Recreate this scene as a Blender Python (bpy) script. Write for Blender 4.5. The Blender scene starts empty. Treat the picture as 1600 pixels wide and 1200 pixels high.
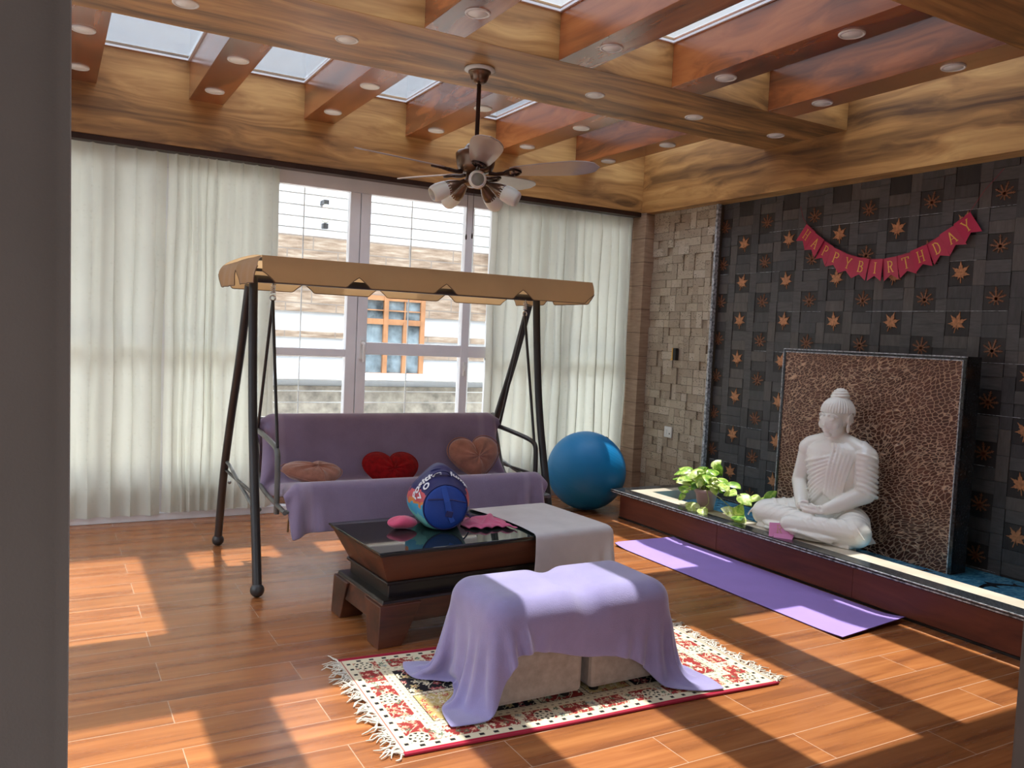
import bpy, bmesh, math, random
import numpy as np
from mathutils import Vector, Matrix, Quaternion
random.seed(7); rng = np.random.default_rng(7)
S = bpy.context.scene; COL = S.collection
PI = math.pi; R = math.radians
# ------------------------------------------------------------------ camera
def cam_matrix(yaw, pit, rol):
    cy, sy, cp, sp = math.cos(yaw), math.sin(yaw), math.cos(pit), math.sin(pit)
    fwd = Vector((sy*cp, cy*cp, sp)); right = Vector((cy, -sy, 0)); up = right.cross(fwd)
    c, s = math.cos(rol), math.sin(rol)
    r = c*right + s*up; u = -s*right + c*up
    m = Matrix.Identity(4)
    for i in range(3): m[i][0], m[i][1], m[i][2] = r[i], u[i], -fwd[i]
    return m
cd = bpy.data.cameras.new('camera'); cam = bpy.data.objects.new('camera', cd); COL.objects.link(cam)
m = cam_matrix(R(29.459), R(-3.3074), R(2.6957)); m.translation = (0, 0, 1.32); cam.matrix_world = m
cd.sensor_fit = 'HORIZONTAL'; cd.sensor_width = 36.0; cd.lens = 36*1293.5/1600; cd.clip_start = .02; cd.clip_end = 300
S.camera = cam
# ------------------------------------------------------------------ world, sun, exposure
S.view_settings.view_transform = 'Standard'; S.view_settings.look = 'None'
S.view_settings.exposure = 0.36; S.view_settings.gamma = 1.0; S.view_settings.use_curve_mapping = False
W = bpy.data.worlds.new('sky'); S.world = W; W.use_nodes = True
nt = W.node_tree; nt.nodes.clear()
def wn(t, **k):
    n = nt.nodes.new(t)
    for a, v in k.items(): setattr(n, a, v)
    return n
tc = wn('ShaderNodeTexCoord'); mp = wn('ShaderNodeMapping'); mp.inputs['Scale'].default_value = (1.6, 1.6, 4.0)
nz = wn('ShaderNodeTexNoise'); nz.inputs['Scale'].default_value = 2.2; nz.inputs['Detail'].default_value = 7; nz.inputs['Roughness'].default_value = .55
rp = wn('ShaderNodeValToRGB'); e = rp.color_ramp.elements
e[0].position = .38; e[0].color = (.62, .78, 1.0, 1); e[1].position = .62; e[1].color = (1.0, 1.0, 1.0, 1)
bg = wn('ShaderNodeBackground'); bg.inputs['Strength'].default_value = 2.0
wo = wn('ShaderNodeOutputWorld')
sx_ = wn('ShaderNodeSeparateXYZ'); nt.links.new(tc.outputs['Generated'], sx_.inputs[0])
sq = wn('ShaderNodeMath', operation='POWER'); sq.inputs[1].default_value = 2.0
cl_ = wn('ShaderNodeMath', operation='MAXIMUM'); cl_.inputs[1].default_value = 0.0
mr = wn('ShaderNodeMath', operation='MULTIPLY_ADD'); mr.inputs[1].default_value = 10.5; mr.inputs[2].default_value = .85   # overcast-bright zenith
nt.links.new(sx_.outputs[2], cl_.inputs[0]); nt.links.new(cl_.outputs[0], sq.inputs[0]); nt.links.new(sq.outputs[0], mr.inputs[0]); nt.links.new(mr.outputs[0], bg.inputs['Strength'])
nt.links.new(tc.outputs['Generated'], mp.inputs[0]); nt.links.new(mp.outputs[0], nz.inputs['Vector'])
nt.links.new(nz.outputs['Fac'], rp.inputs[0]); nt.links.new(rp.outputs[0], bg.inputs[0]); nt.links.new(bg.outputs[0], wo.inputs[0])
sl = bpy.data.lights.new('sun', 'SUN'); sl.energy = 16.5; sl.angle = R(.6); sl.color = (1.0, .95, .86)
so = bpy.data.objects.new('sun', sl); COL.objects.link(so); so.location = (2, 8, 8)
so.rotation_euler = Vector((-.10, -.25, -1)).to_track_quat('-Z', 'Y').to_euler()

# ------------------------------------------------------------------ material helpers
class NM:
    def __init__(s, name):
        s.m = bpy.data.materials.new(name); s.m.use_nodes = True; s.t = s.m.node_tree
        s.b = s.t.nodes['Principled BSDF']; s.out = s.t.nodes['Material Output']
    def n(s, t, ins=None, **k):
        x = s.t.nodes.new('ShaderNode'+t)
        for a, v in k.items(): setattr(x, a, v)
        for a, v in (ins or {}).items(): s.set(x, a, v)
        return x
    def set(s, x, a, v):
        if isinstance(v, bpy.types.NodeSocket): s.t.links.new(v, x.inputs[a])
        else: x.inputs[a].default_value = v
    def p(s, **k):
        for a, v in k.items(): s.set(s.b, a.replace('_', ' '), v)
        return s
    def coord(s, scale=(1,1,1), loc=(0,0,0), rot=(0,0,0), src='Object'):
        tc = s.n('TexCoord'); mp = s.n('Mapping', {0: tc.outputs[src], 'Scale': scale, 'Location': loc, 'Rotation': rot}); return mp.outputs[0]
    def noise(s, v, sc=5., det=4., ro=.5, dist=0.):
        return s.n('TexNoise', {'Vector': v, 'Scale': sc, 'Detail': det, 'Roughness': ro, 'Distortion': dist}).outputs['Fac']
    def ramp(s, f, stops, interp='LINEAR'):
        r = s.n('ValToRGB', {0: f}); r.color_ramp.interpolation = interp; el = r.color_ramp.elements
        while len(el) < len(stops): el.new(.5)
        for i, (p, c) in enumerate(stops): el[i].position = p; el[i].color = (*c, 1) if len(c) == 3 else c
        return r.outputs[0]
    def math(s, op, a, b=0., c=0.):
        x = s.n('Math', operation=op); s.set(x, 0, a); s.set(x, 1, b)
        if op in ('MULTIPLY_ADD', 'COMPARE', 'SMOOTH_MIN'): s.set(x, 2, c)
        return x.outputs[0]
    def mix(s, f, a, b, mode='MIX'):
        x = s.n('Mix', data_type='RGBA', blend_type=mode); s.set(x, 0, f)
        for i, v in ((6, a), (7, b)):
            s.set(x, i, v if isinstance(v, bpy.types.NodeSocket) else (*v, 1))
        return x.outputs[2]
    def bump(s, h, st=.3, d=.01):
        s.set(s.b, 'Normal', s.n('Bump', {'Height': h, 'Strength': st, 'Distance': d}).outputs[0]); return s
def plain(name, col, rough=.5, metal=0., spec=.5, coat=0., var=.08, vs=6., bump=0., bs=60.):
    q = NM(name); v = q.coord()
    f = q.noise(v, vs, 4)
    c2 = tuple(max(0, c*(1-var*1.6)) for c in col); c1 = tuple(min(1, c*(1+var)) for c in col)
    q.p(Base_Color=q.ramp(f, [(.3, c2), (.7, c1)]), Roughness=rough, Metallic=metal, Specular_IOR_Level=spec, Coat_Weight=coat)
    if bump: q.bump(q.noise(v, bs, 5), bump, .005)
    return q.m
def wood(name, axis, dark, mid, light, rough=.4, coat=0., grain=9., knots=True, spec=.5, loc=(0,0,0)):
    q = NM(name); sc = [grain]*3; sc[axis] = grain*.055
    k = [2.4]*3; k[axis] = .75
    vk = q.coord(tuple(k), loc)
    warp = q.noise(vk, 1.5, 2, .45)
    kd = q.n('TexVoronoi', {'Vector': q.coord(tuple(x*1.05 for x in k), loc), 'Scale': 1.0, 'Randomness': 1.0}).outputs['Distance']
    kf = q.ramp(kd, [(.02, (1,1,1)), (.26, (0,0,0))])
    v = q.coord(tuple(sc), loc)
    vv = q.n('VectorMath', {0: v}, operation='ADD')
    off = q.math('MULTIPLY_ADD', warp, 2.2, q.math('MULTIPLY', kf, .9 if knots else 0.))
    wv = q.n('CombineXYZ', {i: off for i in range(3)}); q.set(vv, 1, wv.outputs[0])
    g1 = q.noise(vv.outputs[0], .75, 5, .55)
    g2 = q.noise(vv.outputs[0], 2.6, 3, .6)
    g3 = q.noise(vv.outputs[0], .30, 1, .5)
    f = q.math('MULTIPLY_ADD', g1, .45, q.math('MULTIPLY_ADD', g2, .20, q.math('MULTIPLY', g3, .35)))
    col = q.ramp(f, [(.385, dark), (.45, tuple(.5*a+.5*c for a, c in zip(dark, mid))), (.50, mid), (.60, light)])
    if knots:
        kn = q.ramp(kd, [(.0, (1,1,1)), (.085, (0,0,0))])
        col = q.mix(q.math('MULTIPLY', kn, .8), col, tuple(c*.5 for c in dark))
    q.p(Base_Color=col, Roughness=rough, Coat_Weight=coat, Coat_Roughness=.2, Specular_IOR_Level=spec)
    q.bump(g1, .05, .003); return q.m
M = {}
GD, GM, GL = (.10,.045,.017), (.42,.205,.064), (.66,.38,.135)
M['gold_x'] = wood('golden_wood_laminate_x', 0, GD, GM, GL, .42)
M['gold_y'] = wood('golden_wood_laminate_y', 1, GD, GM, GL, .42, loc=(3,1,2))
M['red_y'] = wood('red_wood_laminate', 1, (.10,.028,.010), (.34,.095,.026), (.50,.165,.045), .26, .9, 7.)
M['plinth_wood'] = wood('mahogany_wood', 1, (.06,.014,.007), (.15,.034,.014), (.21,.055,.022), .5, .0, 10., False)
M['table_wood'] = wood('dark_table_wood', 0, (.018,.007,.004), (.078,.022,.010), (.13,.040,.018), .38, .2, 14., False)
M['table_trim'] = plain('black_table_trim', (.012,.009,.008), .3)
def floor_mat():
    q = NM('wood_look_floor_tile')
    v = q.coord((1,1,1), (-.384+.937*4, -1.554+.1812*12, 0))
    br = q.n('TexBrick', {'Vector': v, 'Color1': (0,0,0,1), 'Color2': (1,1,1,1), 'Mortar': (.5,.5,.5,1), 'Scale': 1.0, 'Mortar Size': .0016, 'Mortar Smooth': .3, 'Bias': 0., 'Brick Width': .937, 'Row Height': .1812}, offset=.5, offset_frequency=2)
    tone = q.n('SeparateColor', {0: br.outputs['Color']}).outputs[0]
    g = q.coord((.55, 9, 1))
    vv = q.n('VectorMath', {0: g}, operation='ADD'); cb = q.n('CombineXYZ', {0: q.math('MULTIPLY', tone, 37.), 1: q.math('MULTIPLY', tone, 11.)}); q.set(vv, 1, cb.outputs[0])
    n1 = q.noise(vv.outputs[0], 1.6, 6, .6, .35)
    n2 = q.noise(vv.outputs[0], 5.0, 3, .5, .2)
    f = q.math('MULTIPLY_ADD', n1, .75, q.math('MULTIPLY', n2, .25))
    col = q.ramp(f, [(.33, (.175,.057,.020)), (.5, (.325,.115,.036)), (.68, (.455,.180,.060))])
    tc = q.ramp(tone, [(0, (.86,.85,.84)), (1, (1.08,1.04,1.0))])
    col = q.mix(1., col, tc, 'MULTIPLY')
    col = q.mix(br.outputs['Fac'], col, (.52,.34,.23))
    q.p(Base_Color=col, Roughness=q.ramp(n1, [(.3, (.30,)*3), (.7, (.22,)*3)]), Specular_IOR_Level=.38, Coat_Weight=.05, Coat_Roughness=.12)
    q.bump(q.math('SUBTRACT', q.math('MULTIPLY', n2, .12), br.outputs['Fac']), .12, .002); return q.m
M['floor'] = floor_mat()
M['cream_wall'] = plain('cream_paint', (.62,.56,.48), .7)
M['pillar_tile'] = None
def pillar_mat():
    q = NM('beige_wood_tile'); v = q.coord((1,1,1))
    sx = q.n('SeparateXYZ', {0: v}).outputs[2]
    fr = q.math('FRACT', q.math('MULTIPLY', sx, 1/.2))
    ln = q.ramp(fr, [(.0, (0,0,0)), (.03, (1,1,1)), (.97, (1,1,1)), (1., (0,0,0))])
    g = q.noise(q.coord((5,5,40)), 1.5, 4)
    c = q.ramp(g, [(.3, (.27,.165,.105)), (.7, (.40,.27,.18))])
    q.p(Base_Color=q.mix(1., c, q.ramp(ln, [(0, (.35,.3,.26)), (1, (1,1,1))]), 'MULTIPLY'), Roughness=.45); return q.m
M['pillar_tile'] = pillar_mat()
def trav(i, c):
    q = NM('travertine_block_%s' % 'abcd'[i]); v = q.coord((1,1,1))
    pits = q.n('TexVoronoi', {'Vector': q.coord((1,1,1.6)), 'Scale': 48.}).outputs['Distance']
    pm = q.noise(v, 13., 2)
    pf = q.math('MULTIPLY', q.ramp(pits, [(.18, (1,1,1)), (.34, (0,0,0))]), q.ramp(pm, [(.46, (0,0,0)), (.53, (1,1,1))]))
    g = q.noise(q.coord((20,20,60)), 2., 4)
    col = q.ramp(g, [(.3, tuple(x*.8 for x in c)), (.7, c)])
    q.p(Base_Color=q.mix(pf, col, tuple(x*.22 for x in c)), Roughness=.6); q.bump(pf, -.3, .003); return q.m
TR = [trav(0, (.50,.41,.30)), trav(1, (.41,.325,.235)), trav(2, (.56,.47,.36)), plain('travertine_gap', (.09,.065,.045), .8)]
def slate(i, c):
    q = NM('slate_tile_%s' % 'abcd'[i]); g = q.noise(q.coord((30,30,7)) if i != 1 else q.coord((7,7,40)), 1.6, 5, .6)
    q.p(Base_Color=q.ramp(g, [(.3, tuple(x*.6 for x in c)), (.7, c)]), Roughness=.42, Specular_IOR_Level=.4); q.bump(g, .15, .003); return q.m
SLM = [slate(0, (.078,.072,.072)), slate(1, (.104,.095,.092)), slate(2, (.128,.110,.099)), slate(3, (.036,.030,.029))]
M['leaf_copper'] = plain('copper_leaf', (.50,.215,.095), .42, .35, var=.25, vs=60.)
M['leaf_copper_dark'] = plain('dark_copper_leaf', (.30,.125,.062), .45, .35, var=.25, vs=60.)
def relief_mat():
    q = NM('hammered_copper_relief')
    vb = q.coord((1, 1, 1), rot=(R(24), 0, 0))
    nn = q.n('TexNoise', {'Vector': vb, 'Scale': 3.2, 'Detail': 1.}).outputs['Color']
    sb = q.n('VectorMath', {0: nn, 1: (-.5,)*3}, operation='ADD').outputs[0]
    scn = q.n('VectorMath', {0: sb}, operation='SCALE'); q.set(scn, 'Scale', .16)
    ad = q.n('VectorMath', {0: vb, 1: scn.outputs[0]}, operation='ADD')
    mp = q.n('Mapping', {0: ad.outputs[0], 'Scale': (14, 28, 62)})
    vo = q.n('TexVoronoi', {'Vector': mp.outputs[0], 'Scale': 1., 'Randomness': .8}, feature='DISTANCE_TO_EDGE').outputs['Distance']
    ed = q.ramp(vo, [(.03, (1,1,1)), (.11, (0,0,0))])
    n = q.noise(q.coord(), 7., 3)
    base = q.ramp(n, [(.3, (.085,.032,.020)), (.7, (.165,.062,.038))])
    q.p(Base_Color=q.mix(ed, base, (.66,.41,.27)), Roughness=.36, Metallic=.3); q.bump(ed, 1., .010); return q.m
M['relief'] = relief_mat()
M['granite'] = plain('black_granite', (.022,.024,.028), .18, var=.5, vs=90.)
M['granite_light'] = plain('grey_granite_edge', (.46,.48,.50), .25, var=.5, vs=50.)
M['beige_stone'] = plain('beige_marble', (.62,.54,.42), .3, var=.12)
def pool_mat():
    q = NM('blue_water_mural_tile'); v = q.coord((5, 9, 9))
    n = q.noise(v, 3., 6, .65, 1.2)
    q.p(Base_Color=q.ramp(n, [(.30, (.020,.10,.20)), (.5, (.06,.28,.46)), (.66, (.16,.46,.62)), (.76, (.50,.36,.20))]), Roughness=.12); return q.m
M['pool'] = pool_mat()
M['dolphin'] = plain('dark_dolphin_print', (.008,.010,.016), .15)
M['marble_white'] = NM('white_polished_statue_stone').p(Base_Color=(.93,.91,.84,1), Roughness=.25, Subsurface_Weight=.05, Subsurface_Scale=.02, Coat_Weight=.25).m
M['marble_white'].node_tree.nodes['Principled BSDF'].inputs['Subsurface Radius'].default_value = (1,.8,.6)
M['pvc'] = plain('white_upvc', (.86,.86,.88), .35, var=.03)
M['white_plastic'] = plain('white_plastic', (.78,.76,.72), .4, var=.03)
M['lamp_diffuser'] = plain('opal_diffuser', (.90,.87,.82), .45, var=.03)
M['black_metal'] = plain('dark_grey_powder_coat', (.030,.027,.026), .38, var=.15)
M['grey_metal'] = plain('grey_metal_tube', (.16,.165,.16), .35, .3, var=.1)
M['chrome'] = plain('chrome_steel', (.65,.65,.65), .2, 1.)
M['bronze'] = plain('antique_bronze', (.20,.125,.085), .28, .85, var=.2)
M['bronze_dark'] = plain('dark_bronze', (.045,.022,.016), .35, .6, var=.2)
M['blade'] = plain('walnut_blade_lacquer', (.36,.27,.235), .3, .1, coat=.4, var=.06)
M['frost'] = NM('frosted_glass_shade').p(Base_Color=(.85,.83,.76,1), Roughness=.35, Transmission_Weight=.15, Subsurface_Weight=.2, Subsurface_Scale=.01).m
def glass(name, tint, spec=.5):
    q = NM(name); tr = q.n('BsdfTransparent', {'Color': (*tint, 1)}); gl = q.n('BsdfGlossy', {'Color': (1,1,1,1), 'Roughness': .02})
    lw = q.n('LayerWeight', {'Blend': .5}).outputs['Facing']; fr = q.math('MULTIPLY_ADD', q.math('POWER', lw, 5.), .55, .03)
    mx = q.n('MixShader', {0: fr, 1: tr.outputs[0], 2: gl.outputs[0]})
    q.t.links.new(mx.outputs[0], q.out.inputs[0]); return q.m
M['sky_glass'] = glass('tinted_skylight_glass', (.555,.57,.585))
M['win_glass'] = glass('clear_window_glass', (.97,.985,.985))
def cloth(name, col, transl=0., rough=.9, var=.1, vs=8., weave=900., bump=.25, sheen=.3, pattern=None):
    q = NM(name); v = q.coord()
    c = q.ramp(q.noise(v, vs, 5, .6), [(.3, tuple(x*(1-var*1.5) for x in col)), (.7, tuple(min(1, x*(1+var)) for x in col))])
    if pattern: c = pattern(q, c)
    q.p(Base_Color=c, Roughness=rough, Sheen_Weight=sheen, Sheen_Roughness=.5, Specular_IOR_Level=.2)
    q.bump(q.noise(v, weave, 2), bump, .002)
    if transl:
        tb = q.n('BsdfTranslucent', {'Color': c}); mx = q.n('MixShader', {0: transl, 1: q.b.outputs[0], 2: tb.outputs[0]})
        q.t.links.new(mx.outputs[0], q.out.inputs[0])
    return q.m
def damask(q, c):
    vo = q.n('TexVoronoi', {'Vector': q.coord((1,.05,1)), 'Scale': 26., 'Randomness': .15}).outputs['Distance']
    rg = q.ramp(vo, [(.25, (1,1,1)), (.36, (.94,.935,.92)), (.44, (1,1,1))])
    return q.mix(1., c, rg, 'MULTIPLY')
M['curtain'] = cloth('cream_damask_curtain', (.76,.76,.67), .46, var=.03, vs=3., weave=500., bump=.1, pattern=damask)
M['dark_curtain'] = cloth('taupe_curtain', (.135,.115,.10), 0., var=.06, vs=3., weave=350., bump=.3)
def bandpat(q, c):
    at = q.n('Attribute', attribute_name='band'); 
    return q.mix(at.outputs['Fac'], c, (.46,.39,.52))
def towel(name, col, vs=5.):
    return cloth(name, col, 0., var=.10, vs=vs, weave=260., bump=.55, sheen=.55, pattern=bandpat)
M['lav_swing'] = towel('mauve_towel', (.275,.215,.335))
M['lav_ottoman'] = towel('lavender_towel', (.30,.26,.47))
M['grey_cloth'] = cloth('pale_grey_throw', (.60,.57,.57), 0., var=.06, vs=7., weave=300., bump=.4)
def canopy_mat():
    return cloth('beige_canopy_fabric', (.53,.34,.175), .48, var=.04, vs=4., weave=800., bump=.1)
M['canopy'] = canopy_mat()
M['piping'] = plain('brown_piping', (.16,.09,.045), .7)
M['pillow_pink'] = cloth('dusty_pink_plush', (.37,.155,.105), 0., var=.22, vs=16., weave=400., bump=.6, sheen=.6)
M['pillow_red'] = cloth('deep_red_plush', (.27,.002,.004), 0., var=.25, vs=40., weave=500., bump=.9, sheen=.05)
M['suede'] = cloth('taupe_suede', (.34,.28,.235), 0., var=.15, vs=25., weave=350., bump=.4)
M['swing_cushion'] = cloth('floral_brown_cushion', (.30,.15,.07), 0., var=.5, vs=30.)
def ball_mat():
    q = NM('blue_exercise_ball_vinyl'); v = q.coord()
    r = q.n('TexWave', {'Vector': v, 'Scale': 17., 'Distortion': 0.}, wave_type='RINGS', rings_direction='Z').outputs['Fac']
    q.p(Base_Color=(.006,.18,.41,1), Roughness=.42, Specular_IOR_Level=.35); q.bump(r, .10, .004); return q.m
M['ball'] = ball_mat()
M['mat'] = plain('purple_foam_mat', (.36,.235,.64), .75, var=.03, bump=.2, bs=400.)
M['mat_edge'] = plain('dark_purple_mat_underside', (.06,.02,.09), .8)
M['mat_print'] = plain('grey_violet_print', (.22,.13,.40), .7)
M['pink_satin'] = cloth('hot_pink_cloth', (.72,.10,.20), 0., var=.08, vs=20.)
M['pink_cotton'] = cloth('rose_pink_cotton', (.66,.13,.26), 0., var=.08, vs=20., bump=.5)
M['flag'] = plain('magenta_card', (.50,.018,.070), .38, var=.06)
M['gold'] = plain('gold_foil', (.85,.48,.10), .35, .35, var=.1)
M['pink_paper'] = plain('pink_paper', (.72,.25,.48), .7)
M['pot'] = plain('blush_clay_pot', (.46,.34,.30), .6, bump=.2)
def leaf_mat():
    q = NM('variegated_pothos_leaf'); n = q.noise(q.coord((1,1,1)), 26., 3, .5, .8)
    at = q.n('Attribute', attribute_name='band').outputs['Fac']
    c = q.ramp(q.math('MULTIPLY_ADD', at, .35, q.math('MULTIPLY', n, .8)), [(.34, (.045,.15,.012)), (.50, (.20,.40,.035)), (.66, (.58,.68,.16)), (.80, (.80,.84,.48))])
    q.p(Base_Color=c, Roughness=.35)
    tb = q.n('BsdfTranslucent', {'Color': c}); mx = q.n('MixShader', {0: .25, 1: q.b.outputs[0], 2: tb.outputs[0]}); q.t.links.new(mx.outputs[0], q.out.inputs[0]); return q.m
M['leaf'] = leaf_mat(); M['stem'] = plain('green_stem', (.33,.36,.10), .6)
M['bag_blue'] = plain('royal_blue_nylon', (.012,.060,.34), .55, bump=.2, bs=300.)
M['bag_strap'] = plain('blue_webbing', (.020,.085,.42), .6, bump=.3, bs=400.)
M['bag_navy'] = plain('navy_nylon', (.012,.014,.11), .55)
def bag_mat():
    q = NM('printed_bag_fabric'); v = q.coord((1,1,1), (0,0,-.413)); z = q.n('SeparateXYZ', {0: v}).outputs[2]
    n = q.noise(v, 14., 2, .5, .6)
    f = q.math('MULTIPLY_ADD', n, .10, z)
    c = q.ramp(f, [(.0, (.13,.42,.36)), (.08, (.20,.62,.55)), (.12, (.06,.40,.62)), (.165, (.70,.25,.06)), (.18, (.62,.10,.12)), (.215, (.012,.014,.11))], 'CONSTANT')
    q.p(Base_Color=c, Roughness=.55); return q.m
M['bag_print'] = bag_mat()
M['ink_white'] = plain('white_ink', (.8,.8,.85), .6)
M['black_plastic'] = plain('black_plastic', (.010,.009,.008), .35)
M['wall_white'] = plain('white_exterior_paint', (.70,.71,.72), .7, var=.02)
def stone_ext():
    q = NM('exterior_stone_cladding')
    br = q.n('TexBrick', {'Vector': q.n('CombineXYZ', {0: q.n('SeparateXYZ', {0: q.coord()}).outputs[0], 1: q.n('SeparateXYZ', {0: q.coord()}).outputs[2]}).outputs[0], 'Scale': 1., 'Mortar Size': .008, 'Brick Width': .62, 'Row Height': .16, 'Color1': (.0,)*3+(1,), 'Color2': (1,)*4, 'Mortar': (.3,.3,.3,1)})
    n = q.noise(q.coord((2,2,14)), 1.6, 5, .6)
    c = q.ramp(n, [(.3, (.17,.11,.07)), (.5, (.34,.24,.165)), (.7, (.52,.42,.32))])
    q.p(Base_Color=q.mix(br.outputs['Fac'], c, (.25,.20,.16)), Roughness=.75); return q.m
M['ext_stone'] = stone_ext()
M['ext_stone_grey'] = plain('exterior_grey_stone', (.36,.31,.24), .8, var=.3, vs=9.)
M['ext_wood'] = plain('orange_window_wood', (.44,.20,.085), .5, var=.15)
M['ext_pane'] = plain('dark_reflecting_pane', (.22,.27,.29), .08, var=.5, vs=5.)
M['bar_white'] = plain('white_painted_bar', (.82,.82,.80), .5, var=.02)
M['ext_floor'] = plain('balcony_tile', (.40,.38,.35), .6)
M['street'] = plain('concrete_street', (.28,.27,.26), .9)

# ------------------------------------------------------------------ mesh builder
class MB:
    def __init__(s): s.v = []; s.f = []; s.mi = []; s.sm = []
    def add(s, vs, fs, mi=0, smooth=False):
        o = len(s.v); s.v += [tuple(v) for v in vs]
        for f in fs: s.f.append([i+o for i in f]); s.mi.append(mi); s.sm.append(smooth)
        return s
    def box(s, a, b, mi=0, mat=None):
        x0,y0,z0 = a; x1,y1,z1 = b
        vs = [Vector(p) for p in ((x0,y0,z0),(x1,y0,z0),(x1,y1,z0),(x0,y1,z0),(x0,y0,z1),(x1,y0,z1),(x1,y1,z1),(x0,y1,z1))]
        if mat is not None: vs = [mat @ v for v in vs]
        return s.add(vs, [(0,3,2,1),(4,5,6,7),(0,1,5,4),(1,2,6,5),(2,3,7,6),(3,0,4,7)], mi)
    def frustum(s, lo, z0, hi, z1, mi=0, mat=None):
        vs = [Vector((x,y,z0)) for x,y in lo]+[Vector((x,y,z1)) for x,y in hi]
        if mat is not None: vs = [mat @ v for v in vs]
        n = len(lo); return s.add(vs, [tuple(range(n))[::-1], tuple(range(n,2*n))]+[(i,(i+1)%n,n+(i+1)%n,n+i) for i in range(n)], mi)
    def tube(s, pts, r, n=10, mi=0, caps=True, smooth=True, flat=1.):
        pts = [Vector(p) for p in pts]; rs = r if isinstance(r, (list, tuple)) else [r]*len(pts)
        o = len(s.v); prev = None; vs = []
        for i, p in enumerate(pts):
            t = (pts[min(i+1,len(pts)-1)]-pts[max(i-1,0)]).normalized()
            if prev is None: a = t.orthogonal().normalized()
            else:
                a = prev - t*prev.dot(t); a = a.normalized() if a.length > 1e-6 else t.orthogonal().normalized()
            prev = a; b = t.cross(a)
            for k in range(n): vs.append(p + (a*math.cos(2*PI*k/n) + b*math.sin(2*PI*k/n)*flat)*rs[i])
        fs = []
        for i in range(len(pts)-1):
            for k in range(n): fs.append((i*n+k, i*n+(k+1)%n, (i+1)*n+(k+1)%n, (i+1)*n+k))
        s.add(vs, fs, mi, smooth)
        if caps: 
            m_ = (len(pts)-1)*n
            s.add([vs[k] for k in range(n)], [tuple(range(n))[::-1]], mi); s.add([vs[m_+k] for k in range(n)], [tuple(range(n))], mi)
        return s
    def lathe(s, prof, n=24, mat=None, mi=0, smooth=True):
        vs = []; fs = []
        for r, z in prof:
            for k in range(n): 
                v = Vector((r*math.cos(2*PI*k/n), r*math.sin(2*PI*k/n), z)); vs.append(mat @ v if mat is not None else v)
        for i in range(len(prof)-1):
            for k in range(n): fs.append((i*n+k, i*n+(k+1)%n, (i+1)*n+(k+1)%n, (i+1)*n+k))
        s.add(vs, fs, mi, smooth)
        if prof[0][0] > 1e-5: s.add(vs[:n], [tuple(range(n))[::-1]], mi)
        if prof[-1][0] > 1e-5: s.add(vs[-n:], [tuple(range(n))], mi)
        return s
    def ball(s, c, r, nu=20, nv=12, mi=0, mat=None):
        rx, ry, rz = r if isinstance(r, (tuple, list)) else (r, r, r)
        vs = []; fs = []; c = Vector(c)
        for j in range(nv+1):
            a = PI*j/nv
            for k in range(nu):
                b = 2*PI*k/nu; p = Vector((rx*math.sin(a)*math.cos(b), ry*math.sin(a)*math.sin(b), -rz*math.cos(a)))
                if mat is not None: p = mat @ p
                vs.append(c+p)
        for j in range(nv):
            for k in range(nu): fs.append((j*nu+k, j*nu+(k+1)%nu, (j+1)*nu+(k+1)%nu, (j+1)*nu+k))
        return s.add(vs, fs, mi, True)
    def capsule(s, a, b, ra, rb, n=12, mi=0):
        a = Vector(a); b = Vector(b); d = b-a; L = d.length; t = d/L
        pts = []; rs = []
        for k in range(5): th = PI/2*(1-k/4.); pts.append(a-t*ra*math.sin(th)); rs.append(max(ra*math.cos(th), ra*.02))
        for k in range(5): th = PI/2*k/4.; pts.append(b+t*rb*math.sin(th)); rs.append(max(rb*math.cos(th), rb*.02))
        return s.tube(pts, rs, n, mi)
    def grid(s, P, mi=0, smooth=True, flip=False):
        nu, nv = len(P), len(P[0]); vs = [p for row in P for p in row]; fs = []
        for i in range(nu-1):
            for j in range(nv-1):
                q = (i*nv+j, (i+1)*nv+j, (i+1)*nv+j+1, i*nv+j+1); fs.append(q[::-1] if flip else q)
        return s.add(vs, fs, mi, smooth)
    def prism(s, poly, fr, th, mi=0):
        # poly 2D in frame fr (Matrix: x,y in-plane, z = normal); extruded 0..th
        n = len(poly); vs = [fr @ Vector((x,y,0)) for x,y in poly]+[fr @ Vector((x,y,th)) for x,y in poly]
        return s.add(vs, [tuple(range(n))[::-1], tuple(range(n,2*n))]+[(i,(i+1)%n,n+(i+1)%n,n+i) for i in range(n)], mi)
    def build(s, name, mats, parent=None, bevel=0., subsurf=0, solid=0., weld=False, attr=None):
        me = bpy.data.meshes.new(name); me.from_pydata(s.v, [], s.f)
        for i, p in enumerate(me.polygons): p.material_index = s.mi[i]; p.use_smooth = s.sm[i]
        for mm in (mats if isinstance(mats, (list, tuple)) else [mats]): me.materials.append(mm)
        if attr is not None:
            at = me.attributes.new('band', 'FLOAT', 'POINT'); at.data.foreach_set('value', np.asarray(attr, dtype=np.float32))
        me.update()
        o = bpy.data.objects.new(name, me); COL.objects.link(o)
        if parent is not None:
            o.parent = parent; o.matrix_parent_inverse = PM[parent.name].inverted()
        if weld: o.modifiers.new('weld', 'WELD').merge_threshold = 1e-4
        if solid: md = o.modifiers.new('thick', 'SOLIDIFY'); md.thickness = solid; md.offset = 0
        if bevel: md = o.modifiers.new('bevel', 'BEVEL'); md.width = bevel; md.segments = 2; md.limit_method = 'ANGLE'; md.harden_normals = False
        if subsurf: md = o.modifiers.new('sub', 'SUBSURF'); md.levels = subsurf; md.render_levels = subsurf
        if parent is None: PM[o.name] = Matrix.Identity(4)
        else: PM[o.name] = Matrix.Identity(4)
        return o
PM = {}
def tag(o, label, cat, group=None, kind=None):
    o['label'] = label; o['category'] = cat
    if group: o['group'] = group
    if kind: o['kind'] = kind
    return o
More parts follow.
